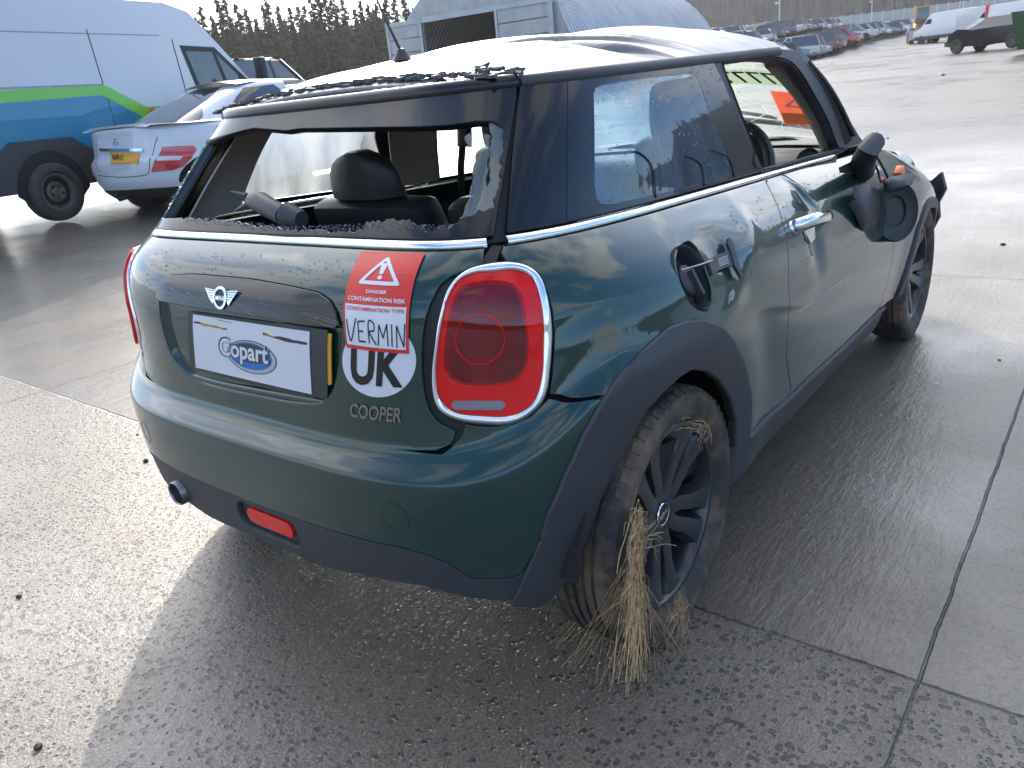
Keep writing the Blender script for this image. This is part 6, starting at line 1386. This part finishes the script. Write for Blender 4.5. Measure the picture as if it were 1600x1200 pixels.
# yellow loader
mat('digger_yellow', (.55, .27, .03), .5, dirt=((.12, .10, .07), 2, .5, .5)); DG = empty('wheel_loader', place(1438, 62, 88), R(195), label='yellow wheel loader with big tyres standing in the open lane', cat='loader')
m = MB(); m.box((0, -.8, 1.35), (1.3, 2.2, .9), taper=.85); m.box((0, 1.0, 1.0), (1.0, 1.4, .6)); m.build('body', MATS['digger_yellow'], DG, bevel=.06)
m = MB(); m.box((0, 0, 2.4), (1.2, 1.3, 1.3), taper=.85); c = m.build('cab', MATS['far_glass'], DG, bevel=.04); m = MB(); m.box((0, 0, 3.08), (1.25, 1.35, .12))
for a_, b_ in ((-.55, -.6), (.55, -.6), (-.55, .6), (.55, .6)): m.tube([(a_, b_, 1.75), (a_*.9, b_*.9, 3.05)], .05, 5)
m.build('cab_frame', MATS['digger_yellow'], c)
for s in (-1, 1): m = MB(); m.tube([(s*.55, .4, 1.6), (s*.55, 1.9, 1.5), (s*.55, 2.6, .6)], .12, 6); m.build('lift_arm', MATS['digger_yellow'], DG)
m = MB(); m.prism([(2.5, .2), (3.3, .25), (3.4, .35), (2.7, .4), (2.6, 1.1), (2.45, 1.1)], -1.1, 1.1, lambda y, z, d: (d, y, z)); m.build('bucket', MATS['dull_metal'], DG, smooth=False)
for s in (-1, 1):
    for y in (-1.3, 1.3): far_wheel(s*.85, y, .68, .5, DG)
# black crashed car + green skip
WK = empty('crashed_car', place(1556, 76, 44), R(62), label='black crashed car with crumpled front by the green container', cat='car')
bx = MB(); r_ = random.Random(3); S_ = []
for y, hw, z1 in ((-2.1, .72, .80), (-1.9, .84, .95), (-.8, .88, .96), (.6, .88, .93), (1.4, .84, .92), (1.9, .74, .78), (2.2, .6, .6)):
    S_.append([(x*hw, y, z)if True else 0 for x, z in ((-.9, .26), (-1, .5), (-.96, z1), (-.4, z1+.04), (.4, z1+.04), (.96, z1), (1, .5), (.9, .26))])
S_ = [[(x+r_.uniform(-.06, .06)*(y > .8), y+r_.uniform(-.05, .05)*(y > .8), z+r_.uniform(-.10, .12)*(y > .8)) for x, y, z in row] for row in S_]
bx.grid(S_); bx.f.append(tuple(range(8))); bx.m.append(0); bx.f.append(tuple(range(len(bx.v)-8, len(bx.v)))); bx.m.append(0); bx.build('body', MATS['black_gloss'], WK, angle=25)
g = MB(); g.add([(-.78, -1.7, .95), (.78, -1.7, .95), (.78, .9, .92), (-.78, .9, .92), (-.60, -1.0, 1.38), (.60, -1.0, 1.38), (.60, .15, 1.38), (-.60, .15, 1.38)], [(0, 1, 5, 4), (1, 2, 6, 5), (2, 3, 7, 6), (3, 0, 4, 7), (4, 5, 6, 7)]); g.build('cabin', MATS['far_glass'], WK, smooth=False)
for s in (-1, 1):
    for y in (-1.3, 1.35): far_wheel(s*.78, y, .31, .2, WK)
mat('skip_green', (.02, .10, .05), .5, var=(2, .2)); SK = empty('green_container', place(1652, 84, 36), R(70), label='dark green metal container at the right edge of the yard', cat='container')
m = MB(); m.prism([(-1.7, 1.4), (-1.0, .15), (1.0, .15), (1.7, 1.4), (1.6, 1.4), (.95, .22), (-.95, .22), (-1.6, 1.4)], -.9, .9, lambda y, z, d: (y, d, z)); m.build('shell', MATS['skip_green'], SK, smooth=False)
for s in (-1, 1): m = MB(); m.prism([(-1.65, 1.38), (-1.0, .2), (1.0, .2), (1.65, 1.38)], s*.9, s*.86, lambda y, z, d: (y, d, z)); m.build('end_plate', MATS['skip_green'], SK, smooth=False)
# dark 4x4 behind the van
DV = park('suv', 'black', place(392, 112, 21.5), R(10), 'dark estate just showing beyond the front of the white van', None); DV.scale = (1.1, 1.1, 1.25)
# ================================================================== straw caught on the rear wheel, small stones
def ray_x(px, py, X): d = (AX*((px-800)/FPX)-AY*((py-600)/FPX)+AF); return CAM+d*((X-CAM.x)/d.x)
def ray_g(px, py, z=0.): d = (AX*((px-800)/FPX)-AY*((py-600)/FPX)+AF); return CAM+d*((z-CAM.z)/d.z)
st_ = MB(); r_ = random.Random(12)
def blade(pts, w_): st_.tube(pts, [w_*.6, w_, w_*.8, w_*.3][:len(pts)] if len(pts) <= 4 else w_, 3, cap=False)
for k in range(85):    # hanging beard from the rim edge down
    x0 = 997+r_.gauss(0, 6); y0 = 790+r_.uniform(0, 60); t = r_.random()
    xm = 990+r_.gauss(0, 8); ym = y0+r_.uniform(40, 120); xe = xm+r_.gauss(3, 13); ye = min(1065, ym+r_.uniform(30, 130)+(40 if k % 2 else 0))
    a, b, c, = ray_x(x0, y0, .855+r_.uniform(-.01, .015)), ray_x(xm, ym, .870+r_.uniform(-.01, .03)), ray_x(xe, ye, .885+r_.uniform(-.01, .05))
    if c.z < .004: c = ray_g(xe, ye, .004)
    j_ = lambda q, k: q+Vector((r_.uniform(0, k), r_.uniform(-k, k), r_.uniform(-k, k)))
    blade(spline([a, j_(a.lerp(b, .5), .012), b, j_(b.lerp(c, .5), .010), c], False, 3), r_.uniform(.0005, .0010))
for (xe, ye) in ((870, 1012), (880, 1040), (905, 1035), (862, 1005), (893, 1046), (940, 1075), (955, 1080), (980, 1085), (998, 1060), (1030, 1045), (1035, 1020), (1066, 1020), (925, 1020), (950, 1050), (1010, 1048)):
    for q in range(3):
        a = ray_x(985+r_.gauss(0, 8), 905+r_.gauss(0, 18), .875); c = ray_g(xe+r_.gauss(0, 5), ye+r_.gauss(0, 5), .005); m_ = a.lerp(c, .5)+Vector((r_.uniform(-.01, .02), r_.uniform(-.02, .02), r_.uniform(0, .03))); blade(spline([a, m_, c], False, 4), r_.uniform(.0005, .0009))
for k in range(50):
    y0 = r_.uniform(788, 905); a = ray_x(996-(y0-790)*.06+r_.gauss(0, 6), y0, .862+r_.uniform(0, .02)); b = a+Vector((r_.uniform(-.006, .010), r_.uniform(-.022, .022), r_.uniform(-.03, .03))); c = b+Vector((r_.uniform(-.006, .010), r_.uniform(-.022, .022), r_.uniform(-.04, .01))); blade(spline([a, b, c], False, 3), r_.uniform(.0005, .0009))
for k in range(26):
    a = ray_x(1000+r_.gauss(0, 4), 800+r_.uniform(0, 60), .87); b = a+Vector((r_.uniform(0, .03), r_.uniform(-.09, .09), r_.uniform(-.05, .04))); blade([a, a.lerp(b, .5)+Vector((.01, 0, .01)), b], .0007)
o = st_.build('straw_tuft', MATS['straw'], None, smooth=True, fix=False); tag(o, 'long beard of dry straw hanging from the rear wheel to the ground', 'straw', 'straw caught on the rear wheel')
st_ = MB()
for k in range(28):
    x0, y0 = 1062+r_.uniform(0, 42), 664+r_.gauss(0, 4); a = ray_x(x0, y0, .852); f = (x0-1062)/42; b = ray_x(x0+r_.gauss(8, 8), y0+r_.uniform(5, 40)*f+r_.gauss(0, 5), .862+r_.uniform(0, .01)); blade([a, a.lerp(b, .5)+Vector((.008, 0, .004)), b], .0007)
o = st_.build('straw_tuft', MATS['straw'], None, fix=False); tag(o, 'small wisp of dry straw caught at the top of the rear wheel rim', 'straw', 'straw caught on the rear wheel')
st_ = MB()
for k in range(50):
    x0, y0 = 1058+r_.gauss(0, 6), 940+r_.gauss(0, 8); a = ray_x(x0, y0, .86); b = ray_x(x0+r_.gauss(2, 9), y0+r_.uniform(10, 60), .872+r_.uniform(0, .02)); b.z = max(b.z, .004); blade([a, a.lerp(b, .5)+Vector((.008, 0, 0)), b], .0007)
o = st_.build('straw_tuft', MATS['straw'], None, fix=False); tag(o, 'short straw wisp at the bottom of the rear wheel rim', 'straw', 'straw caught on the rear wheel')
mat('stone', (.05, .048, .045), .8, var=(60, .3))
def stone(px, py, s, lab):
    s *= .7
    p = ray_g(px, py, .0); bm = bmesh.new(); bmesh.ops.create_icosphere(bm, subdivisions=2, radius=s)
    for v in bm.verts: v.co = Vector((v.co.x*1.2, v.co.y, v.co.z*.7))*r_.uniform(.8, 1.15)
    me = bpy.data.meshes.new('pebble'); bm.to_mesh(me); bm.free(); o = link('pebble', me, MATS['stone']); o.location = (p.x, p.y, gz(p.x, p.y)+s*.4); tag(o, lab, 'pebble', 'loose stones on the concrete')
for a in ((30, 933, .012, 'small dark pebble at the left edge of the wet concrete'), (60, 1168, .013, 'dark pebble in the bottom left corner'), (228, 721, .016, 'dark lump of grit left of the exhaust'), (215, 680, .008, 'tiny dark pebble beside the left bumper corner'), (1567, 383, .020, 'small dark stone alone on the concrete at right'), (1385, 250, .02, 'dark stone beyond the bonnet'), (1562, 563, .007, 'tiny dark pebble beside the right joint'), (1470, 158, .06, 'dark lump of debris in the open yard')): stone(*a)
# ================================================================== air
if HAZE:
    hzm = bpy.data.materials.new('haze_air'); hzm.use_nodes = True; n = hzm.node_tree.nodes; n.remove(n['Principled BSDF']); pv = n.new('ShaderNodeVolumePrincipled'); pv.inputs['Density'].default_value = HAZE; pv.inputs['Color'].default_value = (.93, .95, 1, 1); pv.inputs['Anisotropy'].default_value = .35
    hzm.node_tree.links.new(pv.outputs[0], n['Material Output'].inputs['Volume']); m = MB(); m.box((0, 0, 49), (1600, 1600, 102)); o = m.build('haze', hzm, None, smooth=False); o['kind'] = 'stuff'
